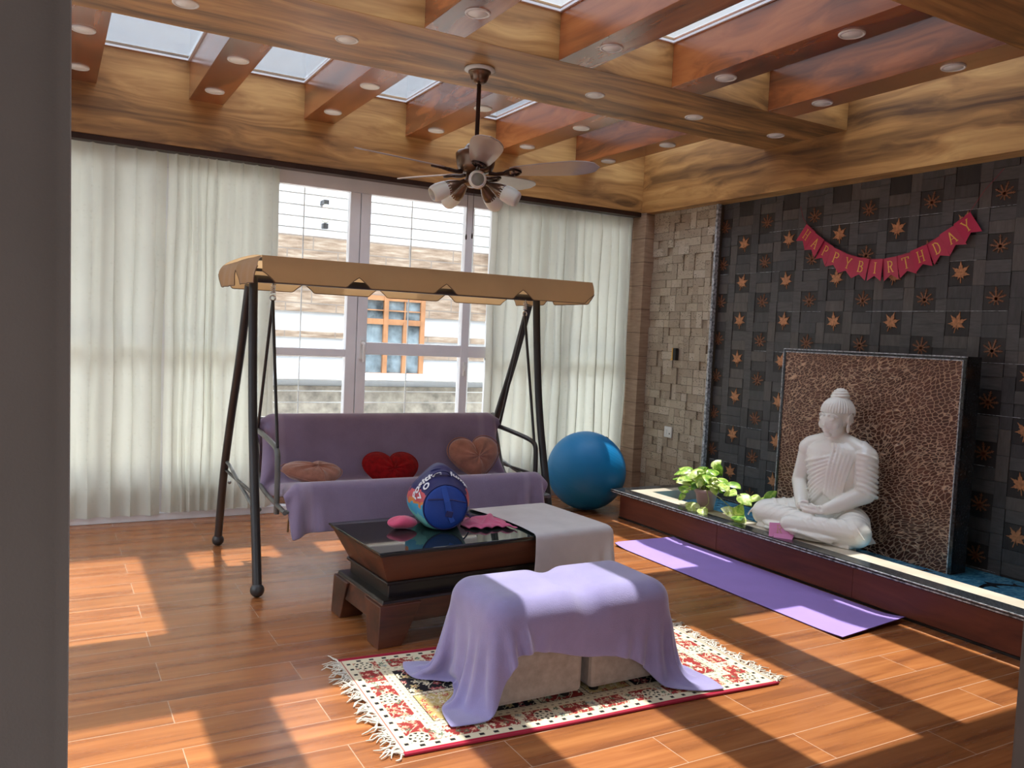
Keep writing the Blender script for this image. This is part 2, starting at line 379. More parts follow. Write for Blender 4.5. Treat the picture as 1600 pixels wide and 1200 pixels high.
def thing(name, label, cat, loc=(0,0,0), group=None):
    o = bpy.data.objects.new(name, None); COL.objects.link(o); o.location = loc; o.empty_display_size = .1
    PM[o.name] = Matrix.Translation(loc); return tag(o, label, cat, group)
def struct(o, label, cat='wall'): return tag(o, label, cat, None, 'structure')
def copy_tree(o, parent=None):
    c = o.copy(); COL.objects.link(c)
    if parent is not None: c.parent = parent; c.matrix_parent_inverse = o.matrix_parent_inverse.copy()
    for ch in list(o.children): copy_tree(ch, c)
    return c
def arc(c, r, a0, a1, n, u, v):
    c = Vector(c); u = Vector(u); v = Vector(v)
    return [c+u*(r*math.cos(a0+(a1-a0)*i/n))+v*(r*math.sin(a0+(a1-a0)*i/n)) for i in range(n+1)]
def smooth_path(pts, it=2):
    pts = [Vector(p) for p in pts]
    for _ in range(it):
        q = [pts[0]]
        for a, b in zip(pts, pts[1:]): q += [a*.75+b*.25, a*.25+b*.75]
        pts = q+[pts[-1]]
    return pts

# ------------------------------------------------------------------ cloth relaxation (position based)
def sd_boxes(P, boxes):
    best = np.full(len(P), 1e9); N = np.zeros((len(P), 3))
    for c, h, r, rot in boxes:
        q = (P-c) @ rot; a = np.abs(q)-(h-r); mx = np.maximum(a, 0); l = np.linalg.norm(mx, axis=1)
        ins = np.minimum(a.max(1), 0); d = l+ins-r
        g = np.where(l[:,None] > 1e-9, np.sign(q)*mx/np.maximum(l, 1e-9)[:,None], 0)
        k = np.argmax(a, 1); gi = np.zeros_like(g); gi[np.arange(len(P)), k] = np.sign(q[np.arange(len(P)), k])
        g = np.where(l[:,None] > 1e-9, g, gi) @ rot.T
        w = d < best; best[w] = d[w]; N[w] = g[w]
    return best, N
def relax(P, du, dv, boxes, steps=140, it=10, floor=.006, thick=.006, dt=.012, fric=.6, pin=None, bend=.12):
    nu, nv, _ = P.shape; P = P.copy(); V = np.zeros_like(P); pinP = P.copy()
    def con(P, a, b, L, k):
        d = P[b]-P[a]; l = np.linalg.norm(d, axis=-1, keepdims=True)+1e-9; c = d*(k*.5*(l-L)/l); P[a] += c; P[b] -= c
    def pairs(ax, step, off):
        n = (nu, nv)[ax]; i = np.arange(off, n-step, 2*step)
        i = np.concatenate([i+j for j in range(step)]) if step > 1 else i
        i = i[i+step < n]; return i
    dg = math.hypot(du, dv)
    for s_ in range(steps):
        V *= .985; V[..., 2] -= 9.8*dt; P0 = P.copy(); P = P+V*dt
        for _ in range(it):
            for off in (0, 1):
                i = pairs(0, 1, off); d = P[i+1]-P[i]; l = np.linalg.norm(d, axis=-1, keepdims=True)+1e-9; c = d*(.5*(l-du)/l); P[i] += c; P[i+1] -= c
                j = pairs(1, 1, off); d = P[:,j+1]-P[:,j]; l = np.linalg.norm(d, axis=-1, keepdims=True)+1e-9; c = d*(.5*(l-dv)/l); P[:,j] += c; P[:,j+1] -= c
            d = P[1:,1:]-P[:-1,:-1]; l = np.linalg.norm(d, axis=-1, keepdims=True)+1e-9; c = d*(.12*(l-dg)/l); P[:-1,:-1] += c; P[1:,1:] -= c
            d = P[1:,:-1]-P[:-1,1:]; l = np.linalg.norm(d, axis=-1, keepdims=True)+1e-9; c = d*(.12*(l-dg)/l); P[:-1,1:] += c; P[1:,:-1] -= c
            d = P[2:]-P[:-2]; l = np.linalg.norm(d, axis=-1, keepdims=True)+1e-9; c = d*(bend*.5*np.minimum(l-2*du, 0)/l); P[:-2] += c; P[2:] -= c
            d = P[:,2:]-P[:,:-2]; l = np.linalg.norm(d, axis=-1, keepdims=True)+1e-9; c = d*(bend*.5*np.minimum(l-2*dv, 0)/l); P[:,:-2] += c; P[:,2:] -= c
            F = P.reshape(-1, 3)
            dd, N = sd_boxes(F, boxes); w = dd < thick; F[w] += N[w]*(thick-dd[w])[:,None]
            lo = F[:,2] < floor; F[lo, 2] = floor
            t = w | lo; F0 = P0.reshape(-1, 3); mv = F[t]-F0[t]; nn = np.where(w[t][:,None], N[t], np.array([0,0,1.])); tn = mv-nn*(mv*nn).sum(1, keepdims=True); F[t] -= tn*fric*.5
            P = F.reshape(nu, nv, 3)
            if pin is not None: P[pin] = pinP[pin]
        V = (P-P0)/dt
        sp = np.linalg.norm(V, axis=-1, keepdims=True); V *= np.minimum(1, 2.5/np.maximum(sp, 1e-6))
    return P
I3 = np.eye(3)
def rotz(a): c, s = math.cos(a), math.sin(a); return np.array([[c,-s,0],[s,c,0],[0,0,1.]])
def rotx(a): c, s = math.cos(a), math.sin(a); return np.array([[1,0,0],[0,c,-s],[0,s,c]])

# ================================================================== SETTING
XL, XR, YB, YF, ZB, ZG = -1.45, 4.41, 5.70, .80, 2.72, 2.97
BX = [-1.33, -.595, .14, .875, 1.61, 2.345, 3.08, 3.815]; BW = .105
MIDY = (3.645, 4.345); NEARY = (1.535, 2.235)
struct(MB().box((XL-.1, -1.5, -.12), (4.75, 5.95, 0)).build('floor', M['floor']), 'orange-brown wood-look plank tile floor of the room', 'floor')
# curtained window wall: frames, glass
WY = 5.84
b = MB()
b.box((XL, WY, 2.30), (4.5, WY+.07, 2.46)); b.box((XL, WY, 0), (4.5, WY+.07, .30)); b.box((XL, WY-.03, 0), (4.5, WY+.12, .05))
stiles = [(-1.45,-1.37), (-.66,-.50), (.28,.36), (.60,.68), (1.30,1.375), (1.895,1.972), (1.978,2.052), (2.822,2.888), (3.06,3.13), (3.50,3.56), (3.72,3.80), (4.34,4.5)]
for a, c in stiles: b.box((a, WY-.006, .2), (c, WY+.06, 2.30))
for a, c, z0, z1 in ((XL, 1.895, 1.112, 1.168), (2.052, 3.06, 1.135, 1.226), (3.06, 4.5, 1.112, 1.168)): b.box((a, WY-.004, z0), (c, WY+.05, z1))
wf = struct(b.build('window_1', M['pvc'], bevel=.004), 'white framed window wall behind the cream curtains', 'window')
g = MB(); g.box((XL, WY+.028, .2), (4.5, WY+.034, 2.30)); g.build('pane', M['win_glass'], wf)
h = MB(); h.box((2.003, WY-.02, 1.10), (2.035, WY-.005, 1.24)); h.tube(smooth_path([(2.019, WY-.015, 1.215), (2.019, WY-.05, 1.215), (2.019, WY-.052, 1.19), (2.019, WY-.052, 1.08)]), .011)
h.build('handle', M['white_plastic'], wf, bevel=.003)
h = MB(); h.box((2.845, WY-.02, .99), (2.868, WY-.005, 1.10)); h.box((2.852, WY-.03, 1.03), (2.861, WY-.01, 1.075)); h.build('latch', M['white_plastic'], wf, bevel=.003)
# above the window: back beam with plaster core up to the roof
struct(MB().box((XL-.1, 5.945, 2.40), (4.75, 6.05, ZG-.01)).box((XL-.1, YB+.121, 2.46), (4.75, 5.944, ZG-.01)).build('wall_back', M['cream_wall']), 'plaster lintel wall over the window', 'wall')
struct(MB().box((XL, YB, 2.42), (4.75, YB+.12, ZG+.02)).build('trim_1', M['gold_x'], bevel=.002), 'golden wood laminate fascia beam above the curtains', 'beam')
struct(MB().box((XR, -.2, 2.41), (4.75, YB, ZG+.02)).build('trim_2', M['gold_y'], bevel=.002), 'golden wood laminate fascia beam above the dark leaf tile wall', 'beam')
struct(MB().box((XL, MIDY[0], ZB), (XR, MIDY[1], ZG+.02)).build('trim_3', M['gold_x'], bevel=.002), 'broad golden wood cross beam that carries the ceiling fan', 'beam')
struct(MB().box((XL, NEARY[0], ZB), (XR, NEARY[1], ZG+.02)).build('trim_4', M['gold_x'], bevel=.002), 'golden wood cross beam nearest the viewer', 'beam')
struct(MB().box((XL, YB-.04+.045, 2.385), (XR, YB+.10, 2.419)).build('trim_5', M['bronze_dark']), 'dark curtain track under the fascia beam', 'trim')
k = 6
names = ['hidden', 'hidden', 'leftmost', 'second from left', 'third from left', 'third from right', 'second from right', 'rightmost']
for i, x in enumerate(BX):
    for bay, (y0, y1) in (('far', (MIDY[1], YB)), ('near', (NEARY[1], MIDY[0]))):
        o = MB().box((x-BW, y0, ZB+.001), (x+BW, y1, ZG+.02)).build('trim_%d' % k, M['red_y'], bevel=.002)
        struct(o, 'red-brown wood ceiling beam of the %s bay, %s' % (bay, names[i]), 'beam'); k += 1
struct(MB().box((XL-.1, -1.5, ZB), (4.75, NEARY[0], ZG+.02)).build('ceiling', M['gold_x']), 'wood clad ceiling over the near end of the room', 'ceiling')
# roof slabs outside that frame the skylights
ro = MB().box((XL-.5, -1.5, ZG+.021), (5.2, NEARY[1]-.02, 3.3)).box((XL-.5, NEARY[1]-.02, 3.14), (5.2, 2.50, 3.3))
struct(ro.build('trim_%d' % k, M['cream_wall']), 'concrete roof slab over the near end', 'roof'); k += 1
# skylight panes
edges = [XL]+[v for x in BX for v in (x-BW, x+BW)]+[XR]
wnum = 2
for (y0, y1) in ((MIDY[1], YB), (NEARY[1], MIDY[0])):
    for a, c in zip(edges[0::2], edges[1::2]):
        if c-a < .03: continue
        fr = MB(); t = .012  # added white rim imitates light leaking in along the pane edges
        fr.box((a, y0, ZG-.012), (c, y0+t, ZG)); fr.box((a, y1-t, ZG-.012), (c, y1, ZG)); fr.box((a, y0+t, ZG-.012), (a+t, y1-t, ZG)); fr.box((c-t, y0+t, ZG-.012), (c, y1-t, ZG))
        f_ = struct(fr.build('window_%d' % wnum, M['pvc']), 'tinted skylight pane between the ceiling beams', 'window'); wnum += 1
        MB().box((a, y0, ZG), (c, y1, ZG+.01)).build('pane', M['sky_glass'], f_)
# left, front and hall enclosure
LW = (1.6, 5.3, .25, 2.35)  # side window is added, out of view, to light the right wall
struct(MB().box((XL-.1, -1.5, 0), (XL, LW[0], ZB+.25)).box((XL-.1, LW[1], 0), (XL, 5.95, ZB+.25)).box((XL-.1, LW[0], 0), (XL, LW[1], LW[2])).box((XL-.1, LW[0], LW[3]), (XL, LW[1], ZB+.25)).build('wall_left', plain('white_paint', (.80,.77,.72), .7)), 'left wall with a wide opening for the added side window', 'wall')
b = MB()
for y in (LW[0], 2.8, 4.04, LW[1]-.06): b.box((XL-.07, y, LW[2]), (XL-.02, y+.06, LW[3]))
for z in (LW[2], 1.12, LW[3]-.06): b.box((XL-.068, LW[0], z), (XL-.022, LW[1], z+.06))
lwf = struct(b.build('window_%d' % wnum, M['pvc'], bevel=.003), 'white framed side window added in the unseen left wall for light', 'window'); wnum += 1
MB().box((XL-.048, LW[0], LW[2]), (XL-.042, LW[1], LW[3])).build('pane', M['win_glass'], lwf)
struct(MB().box((-1.45, .72, 0), (-.62, .86, ZB)).box((-.62, .72, 2.25), (1.73, .86, ZB)).box((1.73, .72, 0), (4.75, .86, ZB)).build('wall_front', M['cream_wall']), 'partition wall with the doorway the room is seen through', 'wall')
struct(MB().box((-1.45, -1.5, 0), (-1.0, -1.4, ZB)).box((3.2, -1.5, 0), (4.75, -1.4, ZB)).box((-1.0, -1.5, 2.4), (3.2, -1.4, ZB)).build('wall_rear', M['cream_wall']), 'hall wall behind the viewer with a wide opening added to let daylight in', 'wall')  # rear opening is made up so sky light reaches the hall
d = MB().box((1.678, .70, 0), (1.732, .89, 2.25)).box((-.62, .70, 2.2), (1.732, .89, 2.25))
struct(d.build('door_1', plain('dark_door_jamb', (.10,.085,.075), .5), bevel=.006), 'dark jamb of the doorway at the right edge', 'door frame')

# right wall: pillar, travertine panel, metal strip, leaf tile wall
struct(MB().box((4.41, 5.635, 0), (4.75, YB+.12, 2.42)).build('trim_%d' % k, M['pillar_tile'], bevel=.003), 'narrow beige wood-grain tiled pillar beside the right curtain', 'pillar'); k += 1
b = MB(); b.box((4.53, 4.87, 0), (4.75, 5.635, 2.42), 3)
cs = .066; ny = int(.765/cs); nz_ = int(2.42/cs)
occ = set()
for j in range(nz_+1):
    for i in range(ny+1):
        if (i, j) in occ: continue
        w = h_ = 1; r_ = random.random()
        if r_ < .30 and (i+1, j) not in occ: w = 2
        elif r_ < .50: h_ = 2
        for a in range(w):
            for c in range(h_): occ.add((i+a, j+c))
        y1 = 5.635-i*cs; y0 = max(4.885, y1-w*cs); z0 = j*cs; z1 = min(2.415, z0+h_*cs)
        if y1-y0 < .01 or z1-z0 < .01: continue
        e_ = .0012; dx = random.choice((0, 0, .003, .005, .015))
        b.box((4.498+dx, y0+e_, z0+e_), (4.535, y1-e_, z1-e_), random.choice((0,0,1,1,2)))
struct(b.build('wall_right_stone', TR), 'pitted beige travertine mosaic wall panel', 'wall')
struct(MB().box((4.495, 4.862, 0), (4.53, 4.884, 2.415)).build('trim_%d' % k, M['granite_light'], bevel=.002), 'grey metal strip between travertine and leaf tiles', 'trim'); k += 1
b = MB(); b.box((4.566, -.2, 0), (4.75, 4.87, 2.42), 3)
UY, UZ = .4285, .2868
def maple():
    pol = []
    lobes = [(-62,.60),(-14,.86),(38,.98),(90,1.08),(142,.98),(194,.86),(242,.60)]
    pol.append((-66-10, .12))
    for i, (a, L) in enumerate(lobes):
        pol += [(a-13, L*.66), (a-9, L*.60), (a, L), (a+9, L*.60), (a+13, L*.66)]
        if i < 6: pol.append(((a+lobes[i+1][0])/2, .40))
    pts = [(r*math.cos(R(a)), r*math.sin(R(a))) for a, r in pol]
    return pts+[(-.04, -.30), (-.03, -.85), (.03, -.85), (.04, -.30)]
ML = maple()
def star_polys():
    out = []
    for a, L in ((90,1.),(50,.85),(130,.85),(15,.9),(165,.9),(-25,.7),(205,.7),(-70,.55),(250,.55)):
        c, s = math.cos(R(a)), math.sin(R(a)); w = .085
        out.append([(-s*w, c*w), (s*w, -c*w), (c*L+s*w*.4, s*L-c*w*.4), (c*L-s*w*.4, s*L+c*w*.4)])
        for q in (.5, .72):
            for sg in (1, -1):
                a2 = a+sg*42; c2, s2 = math.cos(R(a2)), math.sin(R(a2)); l2 = L*.24
                bx, by = c*L*q, s*L*q
                out.append([(bx-s2*.03, by+c2*.03), (bx+s2*.03, by-c2*.03), (bx+c2*l2, by+s2*l2)])
    return out
SP = star_polys()
XF = 4.552
def blk(y0, y1, z0, z1, dx, mi):
    y0 = max(y0, .75); y1 = min(y1, 4.862); z0 = max(z0, .10); z1 = min(z1, 2.412)
    if y1-y0 > .008 and z1-z0 > .008: b.box((XF+dx, y0+.001, z0+.001), (4.57, y1-.001, z1-.001), mi)
for iu in range(-2, 11):
    yb = 4.622-iu*UY; ys = yb-UY/2; hw = .0715
    for jz in range(-1, 10):
        zb = 2.372-jz*UZ; zs = zb+UZ/2-.005; q = UZ/4
        for (yc, zc, kind) in ((yb, zb, 0), (ys, zs-UZ/2*0, 1)):
            blk(yc-hw, yc+hw, zc-q, zc+q, .004, 3)
            if .80 < yc < 4.80 and zc > .12 and zc < 2.36 or (kind and 4.78 < yc < 4.86):
                fr = Matrix(((0,0,-1,XF+.004),(-1,0,0,yc),(0,1,0,zc),(0,0,0,1))) @ Matrix.Rotation(random.uniform(-.35,.2), 4, 'Z') @ Matrix.Diagonal((.066,.066,1,1))
                if kind == 0: b.prism(ML, fr, .005, 4)
                else:
                    for p_ in SP: b.prism(p_, fr, .0035, 5)
            for t_ in (0, 1): blk(yc-hw, yc+hw, zc+q+t_*q, zc+2*q+t_*q, random.choice((0,.003,.006)), random.choice((0,0,1,2)))
        gp = UY/4-hw
        for yc, off in ((yb-UY/4, 0), (ys-UY/4, q)):
            for t_ in (0, 1):
                blk(yc-UY/4+hw, yc+UY/4-hw, zb-q+off+t_*2*q, zb+q+off+t_*2*q, random.choice((0,.002,.005)), random.choice((0,1,1,2)))
rr = random.Random(2)
for jz in range(-1, 10):
    zl = 2.372-jz*UZ+UZ/4; y = .8
    while y < 4.86:
        L = rr.uniform(.12, .5)
        if rr.random() < .6 and .1 < zl < 2.41: b.box((XF+.001, y, zl-.0012), (XF+.006, min(4.86, y+L), zl+.0012), 6)
        y += L
struct(b.build('wall_right', SLM+[M['leaf_copper'], M['leaf_copper_dark'], M['granite_light']]), 'dark woven slate tile wall with copper leaf motifs', 'wall')

# plinth with pool along the right wall
PY1 = 4.96
pl = thing('display_plinth', 'long low mahogany-fronted plinth with black granite rim and blue pool, along the leaf tile wall', 'plinth', (3.76, 3.0, 0))
b = MB()
for i in range(4):
    y1 = PY1-.03-i*1.03; b.box((3.76, max(.87, y1-1.028), .012), (3.80, y1, .185))
b.box((3.80, PY1-.07, .0), (4.49, PY1-.03, .185)); b.build('front_panel', M['plinth_wood'], pl, bevel=.0015)
b = MB(); b.box((3.752, .87, 0), (3.77, PY1-.03, .012)); b.build('skirting', M['table_trim'], pl)
b = MB(); b.box((3.70, .87, .190), (3.80, PY1, .220)); b.box((3.80, 4.865, .190), (4.492, PY1, .220)); b.build('granite_rim', M['granite'], pl, bevel=.004)
b = MB(); b.box((3.693, .87, .197), (3.7005, PY1+.003, .203)); b.box((3.693, .87, .211), (3.7005, PY1+.003, .216)); b.build('rim_line', M['granite_light'], pl)
b = MB(); b.box((3.80, .87, .12), (3.93, 4.865, .2185)); b.box((3.93, 4.77, .12), (4.492, 4.865, .2185)); b.build('inner_ledge', M['beige_stone'], pl, bevel=.003)
b = MB(); b.box((3.93, .87, .10), (4.548, 4.77, .14)); b.build('pool_floor', M['pool'], pl)
b = MB(); b.box((3.93, 3.12, .14), (4.10, 3.62, .2185)); b.build('pedestal', M['beige_stone'], pl, bevel=.003)
def dolphin(y, x, s, up):
    pts = [(-1,.05),(-.7,.2),(-.35,.34),(-.1,.38),(.0,.62),(.12,.36),(.45,.22),(.75,-.02),(1.0,.12),(.93,-.10),(1.02,-.34),(.72,-.16),(.35,.02),(-.05,.08),(-.16,-.22),(-.28,.07),(-.62,.06),(-.9,-.05)]
    fr = Matrix.Translation((x, y, .1405)) @ Matrix.Rotation(up, 4, 'Z') @ Matrix.Diagonal((s,s,1,1)); return [fr, pts]
for y, x, a in ((2.80, 4.15, -.25), (2.43, 4.33, -.15), (1.8, 4.3, -.2)):
    fr, pts = dolphin(y, x, .11 if y > 2.7 else .135, a); MB().prism(pts, fr, .002).build('dolphin_print', M['dolphin'], pl)
# copper panel behind the statue
pa = thing('backdrop_panel', 'tall copper-toned hammered relief panel in black granite frame, standing in the pool behind the statue', 'panel', (4.35, 3.29, .14))
PYA, PYB2, PZA, PZB, PXF = 2.66, 3.925, .1405, 1.325, 4.28
b = MB(); b.box((PXF+.012, PYA, PZA), (4.414, PYB2, PZB)); b.build('slab', M['granite'], pa, bevel=.002)
b = MB(); w = .022
b.box((PXF, PYA, PZA), (PXF+.02, PYA+w, PZB)); b.box((PXF, PYB2-w, PZA), (PXF+.02, PYB2, PZB)); b.box((PXF, PYA+w, PZB-w), (PXF+.02, PYB2-w, PZB)); b.build('frame', M['granite'], pa, bevel=.003)
b = MB(); e_ = .003
b.box((PXF-.001, PYA+w-e_, PZA), (PXF+.004, PYA+w+e_, PZB-w)); b.box((PXF-.001, PYB2-.006, PZA), (PXF+.004, PYB2, PZB)); b.box((PXF-.001, PYA, PZB-.006), (PXF+.004, PYB2, PZB)); b.box((PXF-.001, PYA+w, PZB-w-e_), (PXF+.004, PYB2-w, PZB-w+e_)); b.build('frame_line', M['granite_light'], pa)
b = MB(); b.box((PXF+.004, PYA+w, PZA), (PXF+.016, PYB2-w, PZB-w)); b.build('relief', M['relief'], pa)

# ================================================================== CURTAINS
def curtain(name, label, x0, x1, pleats, z0=.05, z1=2.40, y0=5.795, amp=.055, seed=0, mat='curtain', group='cream window curtains', dense=None, ysign=-1):
    rr = random.Random(seed); n = pleats*16; nz = 46
    ph = [0.0]; wid = []
    for i in range(pleats):
        wv = 1+rr.uniform(-.25,.25)
        if dense: wv *= dense(i/pleats)
        wid.append(wv)
    tot = sum(wid); cum = [0]
    for w_ in wid: cum.append(cum[-1]+w_/tot)
    am = [amp*rr.uniform(.7,1.15) for _ in range(pleats+1)]; sk = [rr.uniform(-.35,.35) for _ in range(pleats+1)]
    rows = []
    for j in range(nz+1):
        t = 1-j/nz; t = 1-(1-t)**1.0
        z = z0+(z1-z0)*(j/nz)
        hd = z1-z; top = max(0, min(1, hd/.13)); top = top*top*(3-2*top)
        row = []
        for i in range(n+1):
            pi_ = min(i//16, pleats-1); fr = (i-pi_*16)/16.
            xx = x0+(x1-x0)*(cum[pi_]+fr*(cum[pi_+1]-cum[pi_]))
            c = math.cos(2*PI*fr); s_ = math.sin(2*PI*fr)
            spread = .75+.25*min(1, hd/1.2)
            full = (0.5-.5*c)
            yb_ = am[pi_]*(full**.8)*spread
            xb = .012*s_*(1+2*sk[pi_])*spread + sk[pi_]*.03*hd/2.4*math.sin(PI*fr)
            d_ = abs(fr-.5); pin = math.exp(-(d_/.09)**2)*.030 + .004*math.sin(9*xx)
            wob = .006*math.sin(3.1*z+pi_*1.7)+.004*math.sin(7*z+pi_)
            row.append((xx+xb*top+wob*top*.6, y0+ysign*(pin*(1-top)+yb_*top+wob*top*.5), z+ (0.004*math.sin(5*xx) if j == 0 else 0)))
        rows.append(row)
    o = MB().grid(rows, flip=(ysign < 0)).build(name, M[mat])
    return tag(o, label, 'curtain', group)
curtain('curtain', 'leftmost cream pleated curtain hanging to the window sill, at the edge of the dark drape', -1.40, .66, 17, .045, 2.395, seed=3, amp=.040)
curtain('curtain', 'cream pleated curtain with dense folds just left of the uncovered window', .67, 1.375, 9, .06, 2.39, seed=11, amp=.045, dense=lambda t: .62 if .05 < t < .45 else 1.15)
curtain('curtain', 'cream pleated curtain right of the uncovered window, behind the swing and the blue ball', 3.02, 4.395, 15, .05, 2.375, seed=21, amp=.045, dense=lambda t: .8 if .2 < t < .5 else 1.05)
# dark drape at the doorway
rows = []
for j in range(41):
    z = .02+2.18*j/40; row = []
    for i in range(61):
        u = i/60; x = -.60+.617*u + .006*math.sin(2.2*z) - .004*(1-z/2)
        fold = .028*math.sin(u*21+.5*math.sin(z*1.1)) + .012*math.sin(u*44+z) + .03*(1-min(1,(1-u)*14))*0
        if u > .93: fold *= (1-u)/.07
        row.append((x, .80+fold+.012*math.sin(z*1.7+u*4), z))
    rows.append(row)
tag(MB().grid(rows).build('doorway_curtain', M['dark_curtain'], solid=.004), 'dark taupe drape hanging at the left edge, nearest the viewer', 'curtain')

# ================================================================== DOWNLIGHTS
def downlight():
    t = thing('downlight', '', 'ceiling light', (0,0,0), 'round recessed downlights')
    MB().lathe([(.046,.004),(.046,-.004),(.054,-.005),(.057,-.002),(.057,.004)], 28).build('trim_ring', M['white_plastic'], t)
    MB().lathe([(.0,-.0025),(.046,-.0025),(.0465,.003)], 28).build('diffuser', M['lamp_diffuser'], t)
    return t
spots = []
for i, x in enumerate((.519, 1.254, 2.721, 3.464, 4.169)):
    spots.append((x, 4.01, 'white round downlight in the fan-carrying cross beam, ' + ['leftmost of its row', 'next one left of the fan', 'next one right of the fan', 'second right of the fan', 'closest to the leaf tile wall'][i]))
for i, x in enumerate(BX[2:]):
    spots.append((x, 4.68, 'white round downlight nearer the cross beam, on the far-bay red beam %s' % names[i+2]))
    spots.append((x, 5.39, 'white round downlight nearer the window, on the far-bay red beam %s' % names[i+2]))
for i, x in ((4, 1.61+.015), (5, 2.345), (6, 3.08), (7, 3.815)):
    spots.append((x, 3.335, 'white round downlight at the fan end of the near-bay red beam %s' % names[i]))
    if i >= 6: spots.append((x, 2.555, 'white round downlight at the viewer end of the near-bay red beam %s' % names[i]))
proto = downlight()
for i, (x, y, lb) in enumerate(spots):
    o = proto if i == 0 else copy_tree(proto)
    o.location = (x, y, ZB-.001); o['label'] = lb

# ================================================================== CEILING FAN
FX, FY = 1.975, 4.0
fan = thing('ceiling_fan', 'bronze five-blade ceiling fan with frosted lamp shades hanging from the cross beam', 'ceiling fan', (FX, FY, ZB))
T = Matrix.Translation((FX, FY, 0))
MB().lathe([(.0,2.719),(.078,2.719),(.082,2.708),(.060,2.702),(.0,2.702)][::-1], 32, T).build('ceiling_ring', M['white_plastic'], fan)
MB().lathe([(.0,2.635),(.022,2.637),(.036,2.645),(.046,2.665),(.052,2.69),(.060,2.694),(.060,2.702),(.0,2.702)], 32, T).build('canopy_cup', M['bronze'], fan)
MB().tube([(FX,FY,2.64),(FX,FY,2.31)], .0115, 14).build('downrod', M['bronze_dark'], fan)
MB().lathe([(.0,2.168),(.055,2.170),(.085,2.182),(.098,2.205),(.106,2.25),(.108,2.272),(.098,2.284),(.070,2.288),(.062,2.305),(.050,2.322),(.030,2.330),(.014,2.345),(.0,2.345)], 36, T).build('motor_housing', M['bronze'], fan)
MB().lathe([(.0,2.098),(.035,2.100),(.058,2.110),(.066,2.122),(.064,2.136),(.05,2.146),(.05,2.168),(.0,2.168)], 32, T).build('light_hub', M['bronze'], fan)
def blade_set(a):
    Rz = T @ Matrix.Rotation(R(a), 4, 'Z')
    tilt = Matrix.Translation((.16, 0, 2.182)) @ Matrix.Rotation(R(-3.5), 4, 'Y') @ Matrix.Rotation(R(-14), 4, 'X')
    out = []
    L = .47
    for k_ in range(21):
        t_ = k_/20; w_ = .048+.034*math.sin(min(1, t_*1.25)*PI/2); 
        if t_ > .66: w_ *= math.sqrt(max(0, 1-((t_-.66)/.34)**2.2))
        if t_ < .06: w_ *= .82+.18*t_/.06
        out.append((.03+t_*L, w_))
    poly = [(x, w_) for x, w_ in out]+[(x, -w_) for x, w_ in out[::-1][1:]]
    bl = MB().prism(poly, Rz @ tilt, .006).build('blade', M['blade'], fan, bevel=.0015)
    m_ = MB(); m_.tube([Rz @ Vector(p) for p in ((.075,0,2.175),(.11,0,2.170),(.15,0,2.174),(.185,0,2.178))], [.012,.010,.011,.009], 8)
    for sg in (-1, 1):
        m_.tube(smooth_path([Rz @ tilt @ Vector(p) for p in ((-.01,0,-.005),(.02,.03*sg,-.006),(.055,.038*sg,-.006),(.075,.018*sg,-.006),(.085,.0,-.006))]), .006, 8)
        m_.lathe([(0,-.013),(.006,-.012),(.006,-.002)], 8, Rz @ tilt @ Matrix.Translation((.05, .022*sg, 0)))
    m_.build('blade_arm', M['bronze_dark'], bl)
for a in (249, 177, 105, 33, 321): blade_set(a)
for a in (247, 319, 175, 31, 103):
    Rz = T @ Matrix.Rotation(R(a), 4, 'Z'); dn = R(27) if a != 247 else R(9)
    D = Rz @ Matrix.Translation((.055, 0, 2.128)) @ Matrix.Rotation(dn, 4, 'Y') @ Matrix.Rotation(PI/2, 4, 'Y') @ Matrix.Scale(1.32, 4)
    arm = MB().lathe([(.0,-.01),(.009,0),(.010,.022),(.018,.04),(.027,.065),(.031,.088),(.029,.090),(.0,.086)], 18, D).build('lamp_cup', M['bronze'], fan)
    MB().lathe([(.029,.078),(.033,.10),(.035,.125),(.032,.147),(.027,.155),(.024,.154),(.029,.125),(.026,.09),(.0,.088)], 20, D).build('lamp_shade', M['frost'], arm)
for dx, dy, z in ((-.028, .02, 1.85), (.012, .03, 1.86)):
    c_ = MB().tube([(FX+dx, FY+dy, 2.11), (FX+dx, FY+dy, z)], .0014, 6); c_.lathe([(0,-.03),(.004,-.026),(.005,-.012),(.003,.0),(0,.002)], 10, Matrix.Translation((FX+dx, FY+dy, z)))
    c_.build('pull_chain', M['bronze_dark'], fan)

# ================================================================== SWING
sw = thing('swing_seat', 'dark metal canopy swing seat with beige awning standing before the window', 'swing', (1.78, 4.55, 0))
def leg(pts, foot):
    l = MB().tube(smooth_path(pts, 3), .0225, 14).build('leg', M['black_metal'], sw)
    MB().ball((foot[0], foot[1], .034), .034).build('foot_ball', M['black_metal'], l)
LX, RX, YO = .915, 2.655, -.05
fl_ = [(4.44,1.56),(4.405,1.30),(4.335,.88),(4.22,.5),(4.145,.28),(4.07,.04)]
rl_ = [(4.52,1.52),(4.61,1.30),(4.71,1.07),(4.87,.77),(5.02,.42),(5.10,.04)]
for X, dy in ((LX, YO), (RX, .02)):
    leg([(X+.012*(z-.7), y+dy, z) for y, z in fl_], (X-.008, fl_[-1][0]+dy))
    leg([(X+.012*(z-.7)-.004, y+dy, z) for y, z in rl_], (X-.012, rl_[-1][0]+dy))
    br = MB(); br.tube(smooth_path([(X, 4.96+dy, .52), (X, 4.86+dy, .515), (X, 4.66+dy, .47), (X, 4.40+dy, .43), (X, 4.20+dy, .39)], 3), .010, 10); br.build('curved_brace', M['grey_metal'], sw)
    br = MB(); br.tube([(X, 4.98+dy, .47), (X, 4.24+dy, .47)], .009, 8)
    br.build('cross_bar', M['black_metal'], sw)
    for y, z in ((4.97, .40), (4.20, .40), (4.44, 1.50)): MB().ball((X+.02, y+dy, z), .011, 10, 6).build('bolt', M['grey_metal'], sw)
